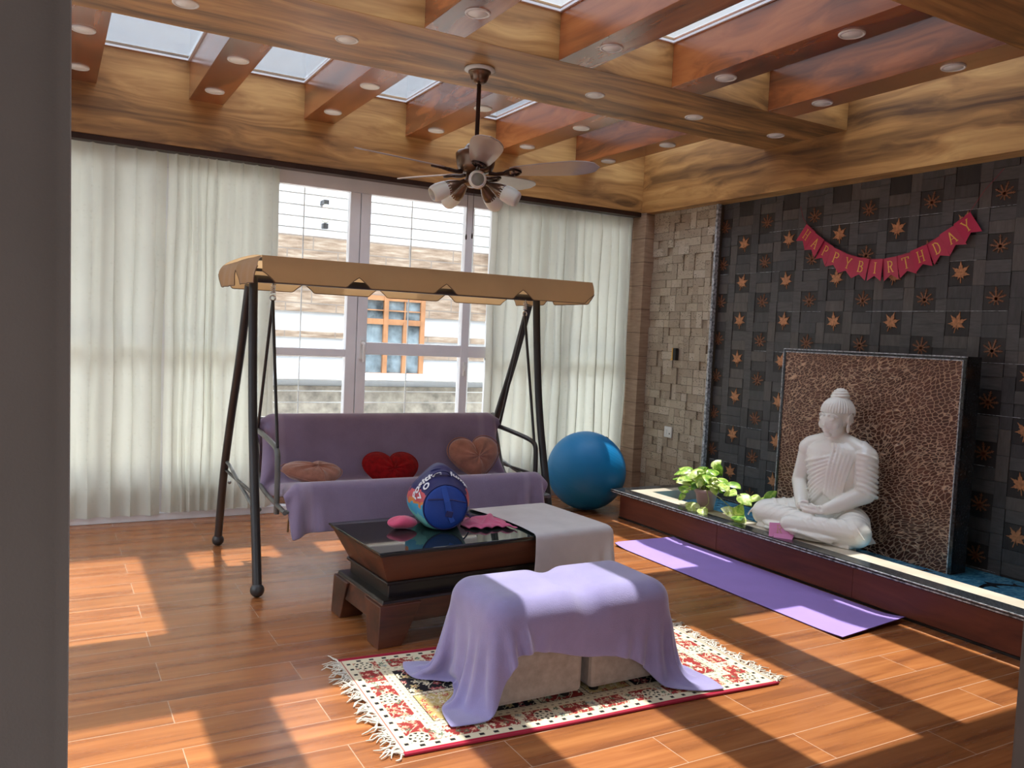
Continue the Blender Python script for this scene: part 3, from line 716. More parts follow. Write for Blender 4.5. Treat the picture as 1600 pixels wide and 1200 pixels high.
b = MB(); b.tube([(LX-.03, 4.43, 1.555), (RX+.04, 4.50, 1.565)], .02, 12); b.build('top_bar', M['black_metal'], sw)
b = MB()
for y in (4.04, 4.90): b.tube([(LX-.02, y-.02, 1.63), (RX+.09, y+.03, 1.645)], .009, 8)
for X, dy in ((LX-.02, -.02), (RX+.09, .03)): b.tube(smooth_path([(X, 4.04+dy, 1.63), (X, 4.3+dy, 1.645), (X, 4.65+dy, 1.645), (X, 4.90+dy, 1.63)]), .009, 8)
b.build('canopy_frame', M['black_metal'], sw)
# canopy fabric: top sheet and scalloped valances
CX0, CX1, CY0, CY1, CZ = .872, 2.768, 3.985, 4.965, 1.652
def cpos(x, y): return y + .035*((x-CX0)/(CX1-CX0)-.4)
b = MB(); rows = []
for i in range(49):
    x = CX0+(CX1-CX0)*i/48; row = []
    for j in range(17):
        v = j/16; sag = -.012*math.sin(PI*v)*(.4+.6*math.sin(PI*i/48)) + .012*math.sin(PI*v)
        row.append((x, cpos(x, CY0+(CY1-CY0)*v), CZ+.010*i/48+sag-.010*(2*v-1)**4))
    rows.append(row)
b.grid(rows)
def drop(u, n, dep, notch):
    # u 0..1 along an edge; scallop depth
    f = (u*n) % 1.0; d_ = min(f, 1-f)
    return dep-notch*max(0, 1-d_/.13)**.8 if d_ < .13 else dep
def valance(p0, p1, n, dep, notch, outd, N, end0=True):
    rows = []
    for i in range(N+1):
        u = i/N; x = p0[0]+(p1[0]-p0[0])*u; y = p0[1]+(p1[1]-p0[1])*u
        un = (u*.998+.001) if end0 else u
        dd = drop(un, n, dep, notch); row = []
        for j in range(8):
            v = j/7; o_ = .022*math.sin(v*PI*.5)*(1-.2*v)+.006*math.sin(u*40)*v
            row.append((x+outd[0]*o_, cpos(x, y)+outd[1]*o_, CZ+.010*(x-CX0)/(CX1-CX0)-.009-dd*v))
        rows.append(row)
    return rows
b.grid(valance((CX0, CY0), (CX1, CY0), 4, .125, .052, (0,-1), 160), flip=True)
b.grid(valance((CX0, CY1), (CX1, CY1), 4, .125, .052, (0,1), 160))
b.grid(valance((CX0, CY0), (CX0, CY1), 2, .125, .075, (-1,0), 80))
b.grid(valance((CX1, CY0), (CX1, CY1), 2, .125, .055, (1,0), 80), flip=True)
can = b.build('canopy', M['canopy'], sw)
b = MB()
for rws in (valance((CX0, CY0), (CX1, CY0), 4, .125, .052, (0,-1), 160), valance((CX0, CY1), (CX1, CY1), 4, .125, .052, (0,1), 160), valance((CX0, CY0), (CX0, CY1), 2, .125, .075, (-1,0), 80), valance((CX1, CY0), (CX1, CY1), 2, .125, .055, (1,0), 80)):
    b.tube([r_[-1] for r_ in rws], .0024, 6)
b.build('piping', M['piping'], can)
# hangers
for X, sx in ((1.05, 1), (2.605, -1)):
    yh = 4.49
    b = MB(); b.tube([(X, yh, 1.56), (X, yh, 1.53)], .006, 8)
    b.tube([(X+.012*math.cos(t_*.9), yh+.012*math.sin(t_*.9), 1.535-.003*t_/2) for t_ in range(0, 32)], .003, 6)
    b.tube(arc((X, yh, 1.462), .014, 0, 2*PI, 16, (1,0,0), (0,0,1)), .004, 8, caps=False); b.build('spring_hook', M['chrome'], sw)
    b = MB(); b.tube([(X, yh, 1.45), (X+.002*sx, 4.30, .685)], .0085, 10); b.build('hanger_rod', M['black_metal'], sw)
    b = MB(); b.tube([(X, yh, 1.45), (X, 4.76, .71)], .0085, 10); b.build('hanger_rod', M['black_metal'], sw)
    b = MB(); b.tube(smooth_path([(X, 4.80, .725), (X, 4.62, .715), (X, 4.36, .692), (X, 4.285, .67), (X, 4.275, .60), (X, 4.27, .345)], 3), .0145, 12)
    b.build('armrest', M['black_metal'] if sx < 0 else M['grey_metal'], sw)
    b = MB(); b.tube(smooth_path([(X, 4.86, .80), (X, 4.80, .70), (X, 4.70, .46), (X, 4.62, .41), (X, 4.10, .385)], 2), .0125, 10); b.build('seat_rail', M['grey_metal'], sw)
b = MB()
for y, z in ((4.12, .385), (4.66, .42), (4.85, .78)): b.tube([(1.05, y, z), (2.605, y, z)], .0115, 10)
b.build('seat_frame', M['grey_metal'], sw)
seatbox = (np.array([1.825, 4.375, .424]), np.array([.735, .275, .050]), .035, rotx(R(-11)))
ba = R(-14); backbox = (np.array([1.825, 4.735, .625]), np.array([.735, .045, .185]), .04, rotx(ba))
def softbox(bx, name, mat, parent):
    c, h, r, rot = bx; mb = MB(); mt = Matrix.Translation(Vector(c)) @ Matrix([list(rot[i]) for i in range(3)]).to_4x4()
    mb.box(tuple(-h), tuple(h), 0, mt); return mb.build(name, mat, parent, bevel=r)
softbox(seatbox, 'seat_cushion', M['swing_cushion'], sw); softbox(backbox, 'back_cushion', M['swing_cushion'], sw)
b = MB(); b.tube(smooth_path([(1.12, 4.2, .39), (1.10, 4.18, .36), (1.085, 4.17, .33), (1.085, 4.17, .27)]), .005, 6); b.build('tie_cord', plain('tan_cord', (.28,.15,.06), .8), sw)

# towel over the swing
path = [(4.86,.50),(4.84,.70),(4.835,.80),(4.80,.835),(4.745,.825),(4.70,.72),(4.665,.60),(4.64,.47),(4.58,.455),(4.40,.485),(4.20,.512),(4.11,.533),(4.075,.512),(4.062,.46),(4.06,.315)]
def resample(pts, ds):
    out = [np.array(pts[0], float)]; acc = 0
    for a, c in zip(pts, pts[1:]):
        a = np.array(a, float); c = np.array(c, float); L = np.linalg.norm(c-a); t_ = ds-acc
        while t_ <= L: out.append(a+(c-a)*t_/L); t_ += ds
        acc = L-(t_-ds)
    return out
prof = resample(path, .02); xs = np.arange(1.035, 2.625, .02)
P = np.array([[(x, y, z) for (y, z) in prof] for x in xs])
nx, npf = P.shape[:2]
P[..., 2] += .004*np.sin(xs*9)[:,None]; P += rng.normal(0, .0012, P.shape)
P = relax(P, .02, .02, [seatbox, backbox], 60, 8, floor=.02, thick=.007, fric=1.6, bend=.25)
u_ = np.linspace(0, 1, nx)[:,None]*np.ones((1, npf)); bandv = ((np.abs(xs[:,None]-1.155) < .028)|(np.abs(xs[:,None]-2.445) < .026)).astype(float)*np.ones((1, npf))*.32
tw = MB().grid([[tuple(p) for p in r_] for r_ in P]).build('towel', M['lav_swing'], subsurf=1, solid=.005, attr=bandv.ravel())
tag(tw, 'large mauve bath towel draped over the swing seat and its backrest', 'towel')

# heart pillows
def heart_outline(n=64):
    pts = []
    for i in range(n):
        t_ = 2*PI*i/n; x = 16*math.sin(t_)**3; y = 13*math.cos(t_)-5*math.cos(2*t_)-2*math.cos(3*t_)-math.cos(4*t_)
        hx, hy = x/17., (y+2.)/17.; a_ = math.atan2(hy, hx); pts.append((.74*hx+.26*math.cos(a_)*.95, .74*hy+.26*math.sin(a_)*.85))
    return pts
def heart_pillow(mat, label, loc, rot, sx, sy, th, lump=.004, fuzz=0., notch=.6):
    t = thing('heart_pillow', label, 'cushion', loc, 'heart pillows on the swing')
    mt = Matrix.Translation(loc) @ rot; O = heart_outline(); mb = MB(); n = len(O); K = 9
    rr = random.Random(len(label))
    ph = [rr.uniform(0, 6) for _ in range(4)]
    vs = []; fs = []
    for sgn in (1, -1):
        o0 = len(vs)
        for k_ in range(K+1):
            s_ = 1-k_/K*.999; hh = th*(1-s_**2.6)**.62
            for (x, y) in O:
                wr = lump*(math.sin(x*9+ph[0])*math.cos(y*8+ph[1]) + .6*math.sin(17*x*y+ph[2]))*(1-s_*.8)
                crease = -.25*th*math.exp(-(x/.10)**2)*max(0, min(1, (y+.1)*1.6))*(1-s_**4)
                ca = math.atan2(y, x); cr = .62; px_ = s_*(s_*x+(1-s_)*cr*math.cos(ca)); py_ = s_*(s_*y+(1-s_)*cr*math.sin(ca))
                fz = fuzz*rr.uniform(-1, 1)
                vs.append(mt @ Vector((px_*sx+fz, py_*sy+fz, sgn*(hh+wr*(k_ > 0)+crease)+fz)))
        for k_ in range(K):
            for i in range(n):
                q = (o0+k_*n+i, o0+k_*n+(i+1)%n, o0+(k_+1)*n+(i+1)%n, o0+(k_+1)*n+i); fs.append(q if sgn < 0 else q[::-1])
    mb.add(vs, fs, 0, True); mb.build('cover', mat, t, subsurf=1, weld=True)
    mb = MB(); mb.tube([mt @ Vector((x*sx*.998, y*sy*.998, 0)) for x, y in O]+[mt @ Vector((O[0][0]*sx*.998, O[0][1]*sy*.998, 0))], .003, 6, caps=False); mb.build('seam', mat, t)
    return t
def Rot(z=0, x=0, y=0): return Matrix.Rotation(R(z), 4, 'Z') @ Matrix.Rotation(R(x), 4, 'X') @ Matrix.Rotation(R(y), 4, 'Y')
heart_pillow(M['pillow_pink'], 'dusty pink plush heart cushion lying flat at the left end of the swing', (1.29, 4.42, .520), Rot(12, 20, 4), .20, .15, .052, .010)
heart_pillow(M['pillow_red'], 'deep red fluffy heart cushion in the middle of the swing', (1.768, 4.51, .498), Rot(-4, 58, 3), .185, .155, .055, .004, .0016)
heart_pillow(M['pillow_pink'], 'dusty pink plush heart cushion standing upright at the right end of the swing', (2.335, 4.555, .552), Rot(8, 66, -8), .195, .175, .058, .007)

# ================================================================== COFFEE TABLE
TC = Vector((1.786, 3.469, 0)); TR_ = R(3.6)
TM = Matrix.Translation(TC) @ Matrix.Rotation(TR_, 4, 'Z')
tb = thing('coffee_table', 'dark carved-wood low coffee table with flared body and glass top, before the swing', 'table', tuple(TC))
def rect(hx, hy): return [(-hx,-hy),(hx,-hy),(hx,hy),(-hx,hy)]
b = MB(); b.frustum(rect(.535,.215), .262, rect(.598,.278), .392, 0, TM); b.build('body', M['table_wood'], tb, bevel=.004)
b = MB(); b.frustum(rect(.603,.283), .390, rect(.606,.286), .404, 0, TM); b.frustum(rect(.545,.225), .250, rect(.545,.225), .264, 0, TM); b.frustum(rect(.53,.21), .19, rect(.53,.21), .252, 0, TM); b.frustum(rect(.575,.255), .182, rect(.57,.25), .196, 0, TM)
b.build('moulding', M['table_trim'], tb, bevel=.004)
b = MB(); b.frustum(rect(.585,.262), .095, rect(.575,.252), .184, 0, TM)
b.build('base', M['table_wood'], tb, bevel=.004)
for sx in (-1, 1):
    for sy in (-1, 1):
        b = MB(); cx, cy = sx*.595, sy*.268
        lo = [(cx, cy), (cx-sx*.11, cy), (cx-sx*.11, cy-sy*.11), (cx, cy-sy*.11)]; hi = [(cx-sx*.006, cy-sy*.004), (cx-sx*.20, cy-sy*.004), (cx-sx*.20, cy-sy*.17), (cx-sx*.006, cy-sy*.17)]
        if sx*sy < 0: lo = lo[::-1]; hi = hi[::-1]
        b.frustum(lo, 0, hi, .178, 0, TM); b.build('foot', M['table_wood'], tb, bevel=.004)
MB().frustum(rect(.612,.292), .4045, rect(.612,.292), .413, 0, TM).build('glass_top', NM('dark_glass_table_top').p(Base_Color=(.012,.020,.019,1), Roughness=.03, Specular_IOR_Level=.7).m, tb, bevel=.002)
tbl_box = (np.array([TC.x, TC.y, .28]), np.array([.618, .298, .136]), .012, rotz(TR_))
tbl_low = (np.array([TC.x, TC.y, .10]), np.array([.59, .268, .10]), .02, rotz(TR_))
xs = np.arange(.13, .84, .0165); ys = np.arange(-.495, .44, .0165)
Rz3 = rotz(TR_)
P = np.array([[Rz3 @ np.array([x+.06*(y < 0)*(-y)*.3, y, .43]) + np.array([TC.x, TC.y, 0]) for y in ys] for x in xs])
P[..., 2] += .003*np.sin(xs*14)[:,None]; P += rng.normal(0, .0010, P.shape)
P = relax(P, .0165, .0165, [tbl_box, tbl_low], 150, 9, thick=.007, fric=.9, bend=.15)
tag(MB().grid([[tuple(p) for p in r_] for r_ in P]).build('table_throw', M['grey_cloth'], subsurf=1, solid=.003), 'pale grey cloth throw covering the right end of the coffee table', 'cloth')

# ================================================================== OTTOMANS + TOWEL
OB = []
for i, (cx, lb) in enumerate(((1.548, 'left one of the taupe suede cube stools under the lavender towel'), (1.957, 'right one of the taupe suede cube stools under the lavender towel'))):
    t = thing('ottoman', lb, 'stool', (cx, 2.635, .008), 'suede cube stools')
    b = MB(); b.box((cx-.186, 2.44, .028), (cx+.186, 2.83, .24)); b.build('base_box', M['suede'], t, bevel=.018)
    b = MB(); b.box((cx-.188, 2.438, .24), (cx+.188, 2.832, .385)); b.build('cushion', M['suede'], t, bevel=.07)
    for sx in (-1, 1):
        for sy in (-1, 1): MB().lathe([(.018,.0085),(.02,.03)], 12, Matrix.Translation((cx+sx*.14, 2.635+sy*.15, 0))).build('foot', M['black_plastic'], t)
    OB.append((np.array([cx, 2.635, .20]), np.array([.190, .199, .19]), .075, I3)); OB.append((np.array([cx, 2.635, .13]), np.array([.190, .199, .115]), .02, I3))
xs = np.arange(1.045, 2.450, .0165); ys = np.arange(2.262, 2.985, .0165)
X_, Y_ = np.meshgrid(xs, ys, indexing='ij')
P = np.stack([X_, Y_, np.full_like(X_, .41)], -1)
P = (P-np.array([1.75, 2.62, 0])) @ rotz(R(-8)).T + np.array([1.75, 2.62, 0])
# pre-drape: bring the overhangs a little inward and down so folds form at the ends
P += rng.normal(0, .0015, P.shape)
P[..., 2] += .012*np.sin(Y_*16)*np.clip((1.36-X_)/.3, 0, 1)
P = relax(P, .0165, .0165, OB, 190, 9, floor=.016, thick=.008, fric=1.0, bend=.10)
tag(MB().grid([[tuple(p) for p in r_] for r_ in P]).build('towel', M['lav_ottoman'], subsurf=1, solid=.005), 'lavender bath towel spread over the two cube stools on the rug', 'towel')

# ================================================================== RUG
RM = Matrix.Translation((1.778, 2.672, 0)) @ Matrix.Rotation(R(-2.6), 4, 'Z'); RWX, RWY = .775, .395
rug = thing('rug', 'small oriental rug with red border, cream guards and fringed ends, under the stools', 'rug', (1.778, 2.672, 0))
CRE, RED, DRED, GLD, BLK, GRN = (.70,.61,.43), (.30,.040,.036), (.34,.012,.035), (.52,.38,.15), (.020,.017,.020), (.12,.15,.09)
def rosette(u, v, k=8):
    r_ = math.hypot(u, v); a = math.atan2(v, u)
    if r_ > 1.05: return None
    if r_ > .92: return CRE
    if r_ > .62: return BLK if math.cos(k*a) > -.1 else CRE
    if r_ > .45: return CRE
    if r_ > .25: return BLK if math.cos(4*a) > .2 else CRE
    return CRE
def flowers(x, y, sc, base, cols, seed):
    # scattered little flowers on a jittered grid
    gx, gy = math.floor(x/sc), math.floor(y/sc); c = base
    for i in (-1, 0, 1):
        for j in (-1, 0, 1):
            h = math.sin((gx+i)*12.9898+(gy+j)*78.233+seed*3.7)*43758.5453; h -= math.floor(h)
            h2 = math.sin((gx+i)*39.35+(gy+j)*11.13+seed*9.1)*24634.63; h2 -= math.floor(h2)
            dx = x-(gx+i+.2+.6*h)*sc; dy = y-(gy+j+.2+.6*h2)*sc; r_ = math.hypot(dx, dy)/(sc*.42); a = math.atan2(dy, dx)
            rad = .72+.30*math.cos(5*a+h*6)
            if r_ < rad: c = cols[int(h*97) % len(cols)]
            if r_ < .22: c = cols[(int(h*97)+1) % len(cols)]
    # vine
    if abs(math.sin(x/sc*2.3+1.3*math.sin(y/sc*1.9)+seed)) < .10: c = cols[0] if c is base else c
    return c
def rug_col(x, y):
    ex, ey = RWX-abs(x), RWY-abs(y)
    if ey < .016: return DRED
    if ex < .010: return DRED if ex > .004 else CRE
    d_ = min(ex-.004, ey-.012)
    if d_ < .040:
        s_ = x if ey < ex else y; f = (s_/.052) % 1
        if abs(d_-.022) < .0075 and abs(f-.5) < .16: return BLK
        return CRE
    if d_ < .118:
        q = (d_-.079)/.039; s_ = x if ey < ex else y
        Lx = RWX-.079; Ly = RWY-.087
        for cx in (-Lx, -Lx/3, Lx/3, Lx):
            for cy in (-Ly, Ly):
                rr_ = rosette((x-cx)/.036, (y-cy)/.036)
                if rr_: return rr_
        for cx in (-Lx, Lx):
            rr_ = rosette((x-cx)/.036, y/.036)
            if rr_: return rr_
        bs = RED if (s_/.15) % 1 < .72 else CRE
        return flowers(x, y, .030, bs, (CRE, (.62,.42,.26), GRN, (.70,.30,.20), CRE), 3) if bs is RED else flowers(x, y, .030, bs, (RED, GRN, (.3,.35,.3)), 5)
    if d_ < .150:
        s_ = x if ey < ex else y; f = (s_/.03) % 1
        if abs(d_-.134) < .005 and abs(f-.5) < .2: return (.25,.2,.15)
        return CRE if .121 < d_ < .147 else (.60,.50,.30)
    # inner garden panels
    ix, iy = (x+RWX-.154)/(2*(RWX-.154)), (y+RWY-.162)/(2*(RWY-.162)); NX, NY = 6, 2
    cx, cy = ix*NX, iy*NY; fx, fy = cx-math.floor(cx), cy-math.floor(cy); i, j = int(min(NX-1, cx)), int(min(NY-1, cy))
    wx, wy = 2*(RWX-.154)/NX, 2*(RWY-.162)/NY; bx, by = min(fx, 1-fx)*wx, min(fy, 1-fy)*wy; bd = min(bx, by)
    if bd < .010: return CRE if (int(x*220)+int(y*220)) % 5 else (.30,.2,.12)
    if bd < .014: return BLK
    kind = (i+j*1) % 3
    base = (GLD, BLK, RED)[kind]
    return flowers(x, y, .042 if kind else .034, base, ((CRE, (.40,.06,.05), (.62,.50,.28)), (CRE, (.55,.42,.2), (.4,.1,.1)), (CRE, (.75,.62,.4), (.25,.3,.2)))[kind], 11+kind)
NXR, NYR = 420, 214
vs = []; cl = []
for i in range(NXR+1):
    x = -RWX+2*RWX*i/NXR
    for j in range(NYR+1):
        y = -RWY+2*RWY*j/NYR
        vs.append(tuple(RM @ Vector((x, y+.003*math.sin(x*6), .0075+.0012*math.sin(x*7+y*3))))); cl.append(rug_col(x, y))
fs = [(i*(NYR+1)+j, (i+1)*(NYR+1)+j, (i+1)*(NYR+1)+j+1, i*(NYR+1)+j+1) for i in range(NXR) for j in range(NYR)]
me = bpy.data.meshes.new('pile'); me.from_pydata(vs, [], fs)
at = me.color_attributes.new('weave', 'FLOAT_COLOR', 'POINT'); at.data.foreach_set('color', np.array([(*c, 1) for c in cl], dtype=np.float32).ravel())
q = NM('woven_rug_wool'); q.p(Base_Color=q.n('Attribute', attribute_name='weave').outputs['Color'], Roughness=.95, Specular_IOR_Level=.1); q.bump(q.noise(q.coord(), 500., 2), .5, .002)
me.materials.append(q.m); ro_ = bpy.data.objects.new('pile', me); COL.objects.link(ro_); ro_.parent = rug; ro_.matrix_parent_inverse = PM[rug.name].inverted()
b = MB(); b.box((-RWX, -RWY, .001), (RWX, RWY, .006), 0, RM)
for sy in (-1, 1): b.tube([RM @ Vector((-RWX+2*RWX*i/40, sy*RWY+.003*math.sin((-RWX+2*RWX*i/40)*6), .006)) for i in range(41)], .0055, 8)
b.build('backing', plain('crimson_binding', DRED, .9), rug)
for sx in (-1, 1):
    b = MB(); rr = random.Random(5+sx)
    for i in range(96):
        y = -RWY+2*RWY*(i+.5)/96; cl_ = math.sin(i*.55)*.5; L = rr.uniform(.035, .085); a = rr.uniform(-.9, .9)+cl_
        p0 = Vector((sx*RWX, y, .006)); pts = [p0]
        for k_ in range(1, 5):
            t_ = k_/4; pts.append(Vector((sx*(RWX+L*t_*math.cos(a)), y+L*t_*math.sin(a)+.008*math.sin(k_*2+i), .005+.010*math.sin(t_*PI)*rr.random())))
        b.tube([RM @ p for p in pts], [.0032,.0032,.003,.0028,.0015], 5)
    b.build('fringe', plain('cream_fringe_yarn', (.66,.60,.50), .95), rug)

# ================================================================== YOGA MAT, BALL
mt_ = thing('yoga_mat', 'long purple foam yoga mat lying on the floor along the plinth', 'exercise mat', (3.50, 3.38, 0))
corners = [(3.205, 2.478), (3.725, 2.525), (3.728, 4.275), (3.215, 4.265)]
def matgrid(zo):
    rows = []
    for i in range(41):
        v = i/40; row = []
        for j in range(17):
            u = j/16
            x = (corners[0][0]*(1-u)+corners[1][0]*u)*(1-v)+(corners[3][0]*(1-u)+corners[2][0]*u)*v
            y = (corners[0][1]*(1-u)+corners[1][1]*u)*(1-v)+(corners[3][1]*(1-u)+corners[2][1]*u)*v
            z = zo+.020*max(0, 1-v/.10)**2*(.35+.65*u)+.014*max(0, (v-.92)/.08)**2*(1-u*.5)
            if u < .08 and v > .93: y -= .02*(1-u/.08)
            row.append((x, y, z))
        rows.append(row)
    return rows
top, bot = matgrid(.0065), matgrid(.0012)
b = MB(); b.grid(top, flip=True); b.build('mat_top', M['mat'], mt_)
ed = lambda g: [g[0][j] for j in range(17)]+[g[i][16] for i in range(1, 41)]+[g[40][j] for j in range(15, -1, -1)]+[g[i][0] for i in range(39, 0, -1)]
a_, c_ = ed(top), ed(bot); n_ = len(a_)
b = MB(); b.grid(bot); b.add(a_+c_, [(i, n_+i, n_+(i+1)%n_, (i+1)%n_) for i in range(n_)]); b.build('mat_underside', M['mat_edge'], mt_)
b = MB(); fr = Matrix.Translation((3.475, 4.14, .0068)) @ Matrix.Rotation(R(-82), 4, 'Z')
for i, (x, w_, h_) in enumerate(((-.10,.05,.012),(-.03,.06,.012),(.045,.05,.012),(-.06,.04,.010),(.0,.05,.010),(.06,.03,.010))):
    y = .012 if i < 3 else -.014; b.prism([(x-w_/2, y-h_/2), (x+w_/2, y-h_/2), (x+w_/2, y+h_/2), (x-w_/2, y+h_/2)], fr, .0006)
ob_ = thing('exercise_ball', 'large blue ribbed exercise ball on the floor between swing and plinth', 'exercise ball', (3.675, 5.268, 0))
BM = Matrix.Translation((3.675, 5.268, .305)) @ Matrix.Rotation(R(28), 4, 'Y') @ Matrix.Rotation(R(12), 4, 'X')
b = MB(); b.ball((0,0,0), (.308,.308,.303), 64, 40); o_ = b.build('shell', M['ball'], ob_); o_.matrix_parent_inverse = PM[ob_.name].inverted() @ BM
b = MB(); b.ball((0,0,.303), (.016,.016,.004), 14, 6); o_ = b.build('valve_plug', M['black_plastic'], ob_); o_.matrix_parent_inverse = PM[ob_.name].inverted() @ BM

# ================================================================== SEATED STATUE
SO = Vector((4.08, 3.325, .2185))
SM_ = Matrix.Translation(SO) @ Matrix.Rotation(R(-84), 4, 'Z')
st = thing('seated_statue', 'white stone statue of a robed figure meditating cross-legged before the copper panel', 'statue', tuple(SO))
def tf(mb): mb.v = [tuple(SM_ @ Vector(v)) for v in mb.v]; return mb
b = MB()
prof = [(.0,.155,.125),(.08,.165,.13),(.16,.150,.118),(.24,.142,.108),(.32,.150,.110),(.40,.168,.115),(.46,.182,.112),(.51,.185,.098),(.545,.150,.080),(.567,.095,.066),(.58,.060,.058)]
def torso(z):
    for (z0, a0, b0), (z1, a1, b1) in zip(prof, prof[1:]):
        if z <= z1: t_ = (z-z0)/(z1-z0); return a0+(a1-a0)*t_, b0+(b1-b0)*t_
    return prof[-1][1:]
TY = .045
vs = []; fs = []; n = 32
for z, a, c in prof:
    for k_ in range(n): th = 2*PI*k_/n; vs.append((a*math.sin(th), TY-c*math.cos(th), z))
for i in range(len(prof)-1):
    for k_ in range(n): fs.append((i*n+k_, i*n+(k_+1)%n, (i+1)*n+(k_+1)%n, (i+1)*n+k_))
b.add(vs, fs+[tuple(range(n))[::-1], tuple(range((len(prof)-1)*n, len(prof)*n))], 0, True)
b.capsule((0,.045,.55), (0,.035,.63), .056, .052, 18)                        # neck
for s_ in (-1, 1):
    b.capsule((s_*.02,.055,.575), (s_*.175,.055,.520), .055, .058, 16)
    b.ball((s_*.185,.05,.50), (.062,.066,.062))                                # shoulder
    rad = .058 if s_ < 0 else .070
    ex_ = -.232 if s_ < 0 else .208
    b.capsule((s_*.190,.055,.495), (ex_,.045,.29), rad, rad*.86, 18)       # upper arm
    b.capsule((ex_,.045,.285), (s_*.085,-.135,.185), rad*.84, .036, 18)    # forearm
    kx = -.350 if s_ < 0 else .275
    b.capsule((s_*.12,.05,.10), (kx+.01*s_*-1,-.115,.085), .105, .082, 20)          # thigh
    b.ball((kx,-.12,.080), (.078,.085,.080))                              # knee
b.capsule((.265,-.13,.078), (-.09,-.235,.070), .078, .056, 20)               # left shin
b.capsule((-.340,-.13,.078), (.02,-.195,.098), .074, .052, 20)               # right shin on top
b.capsule((.02,-.195,.098), (.12,-.19,.115), .044, .034, 16)                # right foot
b.ball((-.03,-.08,.06), (.25,.17,.06)); b.ball((-.035,-.15,.04), (.30,.13,.04))
b.frustum([(-.36,-.20),(.28,-.20),(.27,.10),(-.34,.10)], .0, [(-.34,-.18),(.26,-.18),(.24,.08),(-.31,.08)], .05)
# mantle over the left shoulder and robe folds
def on_torso(th, z, off=.0): a, c = torso(z); return (( a+off)*math.sin(th), TY-(c+off)*math.cos(th), z)
for i in range(10):
    f_ = i/9; pts = []
    for k_ in range(15):
        t_ = k_/14; th = R(62-6*f_)*(1-t_)+R(-78)*t_; z0, z1 = .560-.085*f_, .42-.34*f_
        z = z0+(z1-z0)*(t_**.85)-.018*math.sin(PI*t_); pts.append(on_torso(th, z, .004))
    b.tube(pts, .0085, 8)
pts = []
for k_ in range(13):
    t_ = k_/12; pts.append(on_torso(R(40-52*t_), .565-.12*t_-.01*math.sin(PI*t_), .005))
for i in range(6):                                                            # vertical sash from the left shoulder
    pts = []
    for k_ in range(12):
        t_ = k_/11; pts.append(on_torso(R(58-i*8.5-(16-i*2)*t_), .565-(.37-.012*i)*t_, .008))
    b.tube(pts, [.008]*10+[.011,.013], 8)
b.tube([(.11,.05,.575),(.165,.055,.558),(.205,.06,.525),(.225,.06,.48)], [.02,.035,.035,.03], 12)
for i in range(8):                                                            # sleeve folds on the left arm
    t_ = i/7; c0 = Vector((.190,.055,.49)).lerp(Vector((.208,.045,.285)), t_); pts = []
    for k_ in range(13):
        a = -PI*.55+PI*1.15*k_/12; pts.append(c0+Vector((math.cos(a)*.068, -math.sin(a)*.068*.95, .03*math.sin(a))))
    b.tube(pts, .0075, 8)
for i in range(5):
    t_ = i/4; c0 = Vector((.205,.03,.275)).lerp(Vector((.115,-.10,.20)), t_); pts = []
    for k_ in range(11):
        a = -PI*.3+PI*1.3*k_/10; pts.append(c0+Vector((.03*math.cos(a), .02*math.cos(a)-.01, .054*(1-t_*.35)*math.sin(a))))
    b.tube(pts, .006, 8)
def legrings(A, B, r0, r1, n_, slant, a0, a1, rr_=.0072):
    A, B = Vector(A), Vector(B); ax = (B-A).normalized(); up = Vector((0,0,1)); up = (up-ax*up.dot(ax)).normalized(); sd = ax.cross(up)
    for i in range(n_):
        t_ = (i+.5)/n_; pts = []
        for k_ in range(15):
            a = a0+(a1-a0)*k_/14; rr2 = r0+(r1-r0)*t_
            pts.append(A.lerp(B, t_)+up*math.sin(a)*rr2+sd*math.cos(a)*rr2+ax*slant*(k_/14-.5))
        b.tube(pts, rr_, 8)
legrings((.265,-.13,.078), (-.06,-.23,.070), .078, .056, 7, -.20, -.3, PI*1.05, .0058)
legrings((-.340,-.13,.078), (.0,-.195,.098), .074, .052, 6, .22, -.3, PI*1.05, .0058)
legrings((.13,.04,.10), (.255,-.11,.085), .104, .083, 4, .05, .2, PI*.9)
legrings((-.14,.04,.10), (-.330,-.11,.085), .104, .083, 4, -.05, .2, PI*.9)
for i in range(5):
    pts = [(-.27+.46*k_/12, -.235-.012*i+.06*abs(k_/6-1)**2, .03+.012*i*0+.018*math.sin(i*1.3+k_*.4)) for k_ in range(13)]; b.tube(pts, .009, 8)
# hands: palms up in the lap, right on left, thumbs touching
for s_, zz, yy in ((1, .168, -.165), (-1, .190, -.160)):
    b.ball((s_*.045, yy, zz), (.046,.036,.016))
    for f_ in range(4):
        y0 = yy-.028+.018*f_; L = (.052,.062,.058,.046)[f_]
        b.tube(smooth_path([(s_*.02, y0, zz), (-s_*.012, y0-.002, zz-.002), (-s_*(L-.012), y0+.002, zz+.002), (-s_*L, y0+.003, zz+.008)], 2), .0088, 8)
    b.tube(smooth_path([(s_*.065, yy-.02, zz+.008), (s_*.040, yy-.022, zz+.030), (s_*.008, yy-.018, zz+.040-.018*(s_ < 0))], 2), .0085, 8)
body = tf(b).build('body', M['marble_white'], st)
md = body.modifiers.new('remesh', 'REMESH'); md.mode = 'VOXEL'; md.voxel_size = .0048; md.use_smooth_shade = True
md = body.modifiers.new('smooth', 'SMOOTH'); md.factor = .5; md.iterations = 4
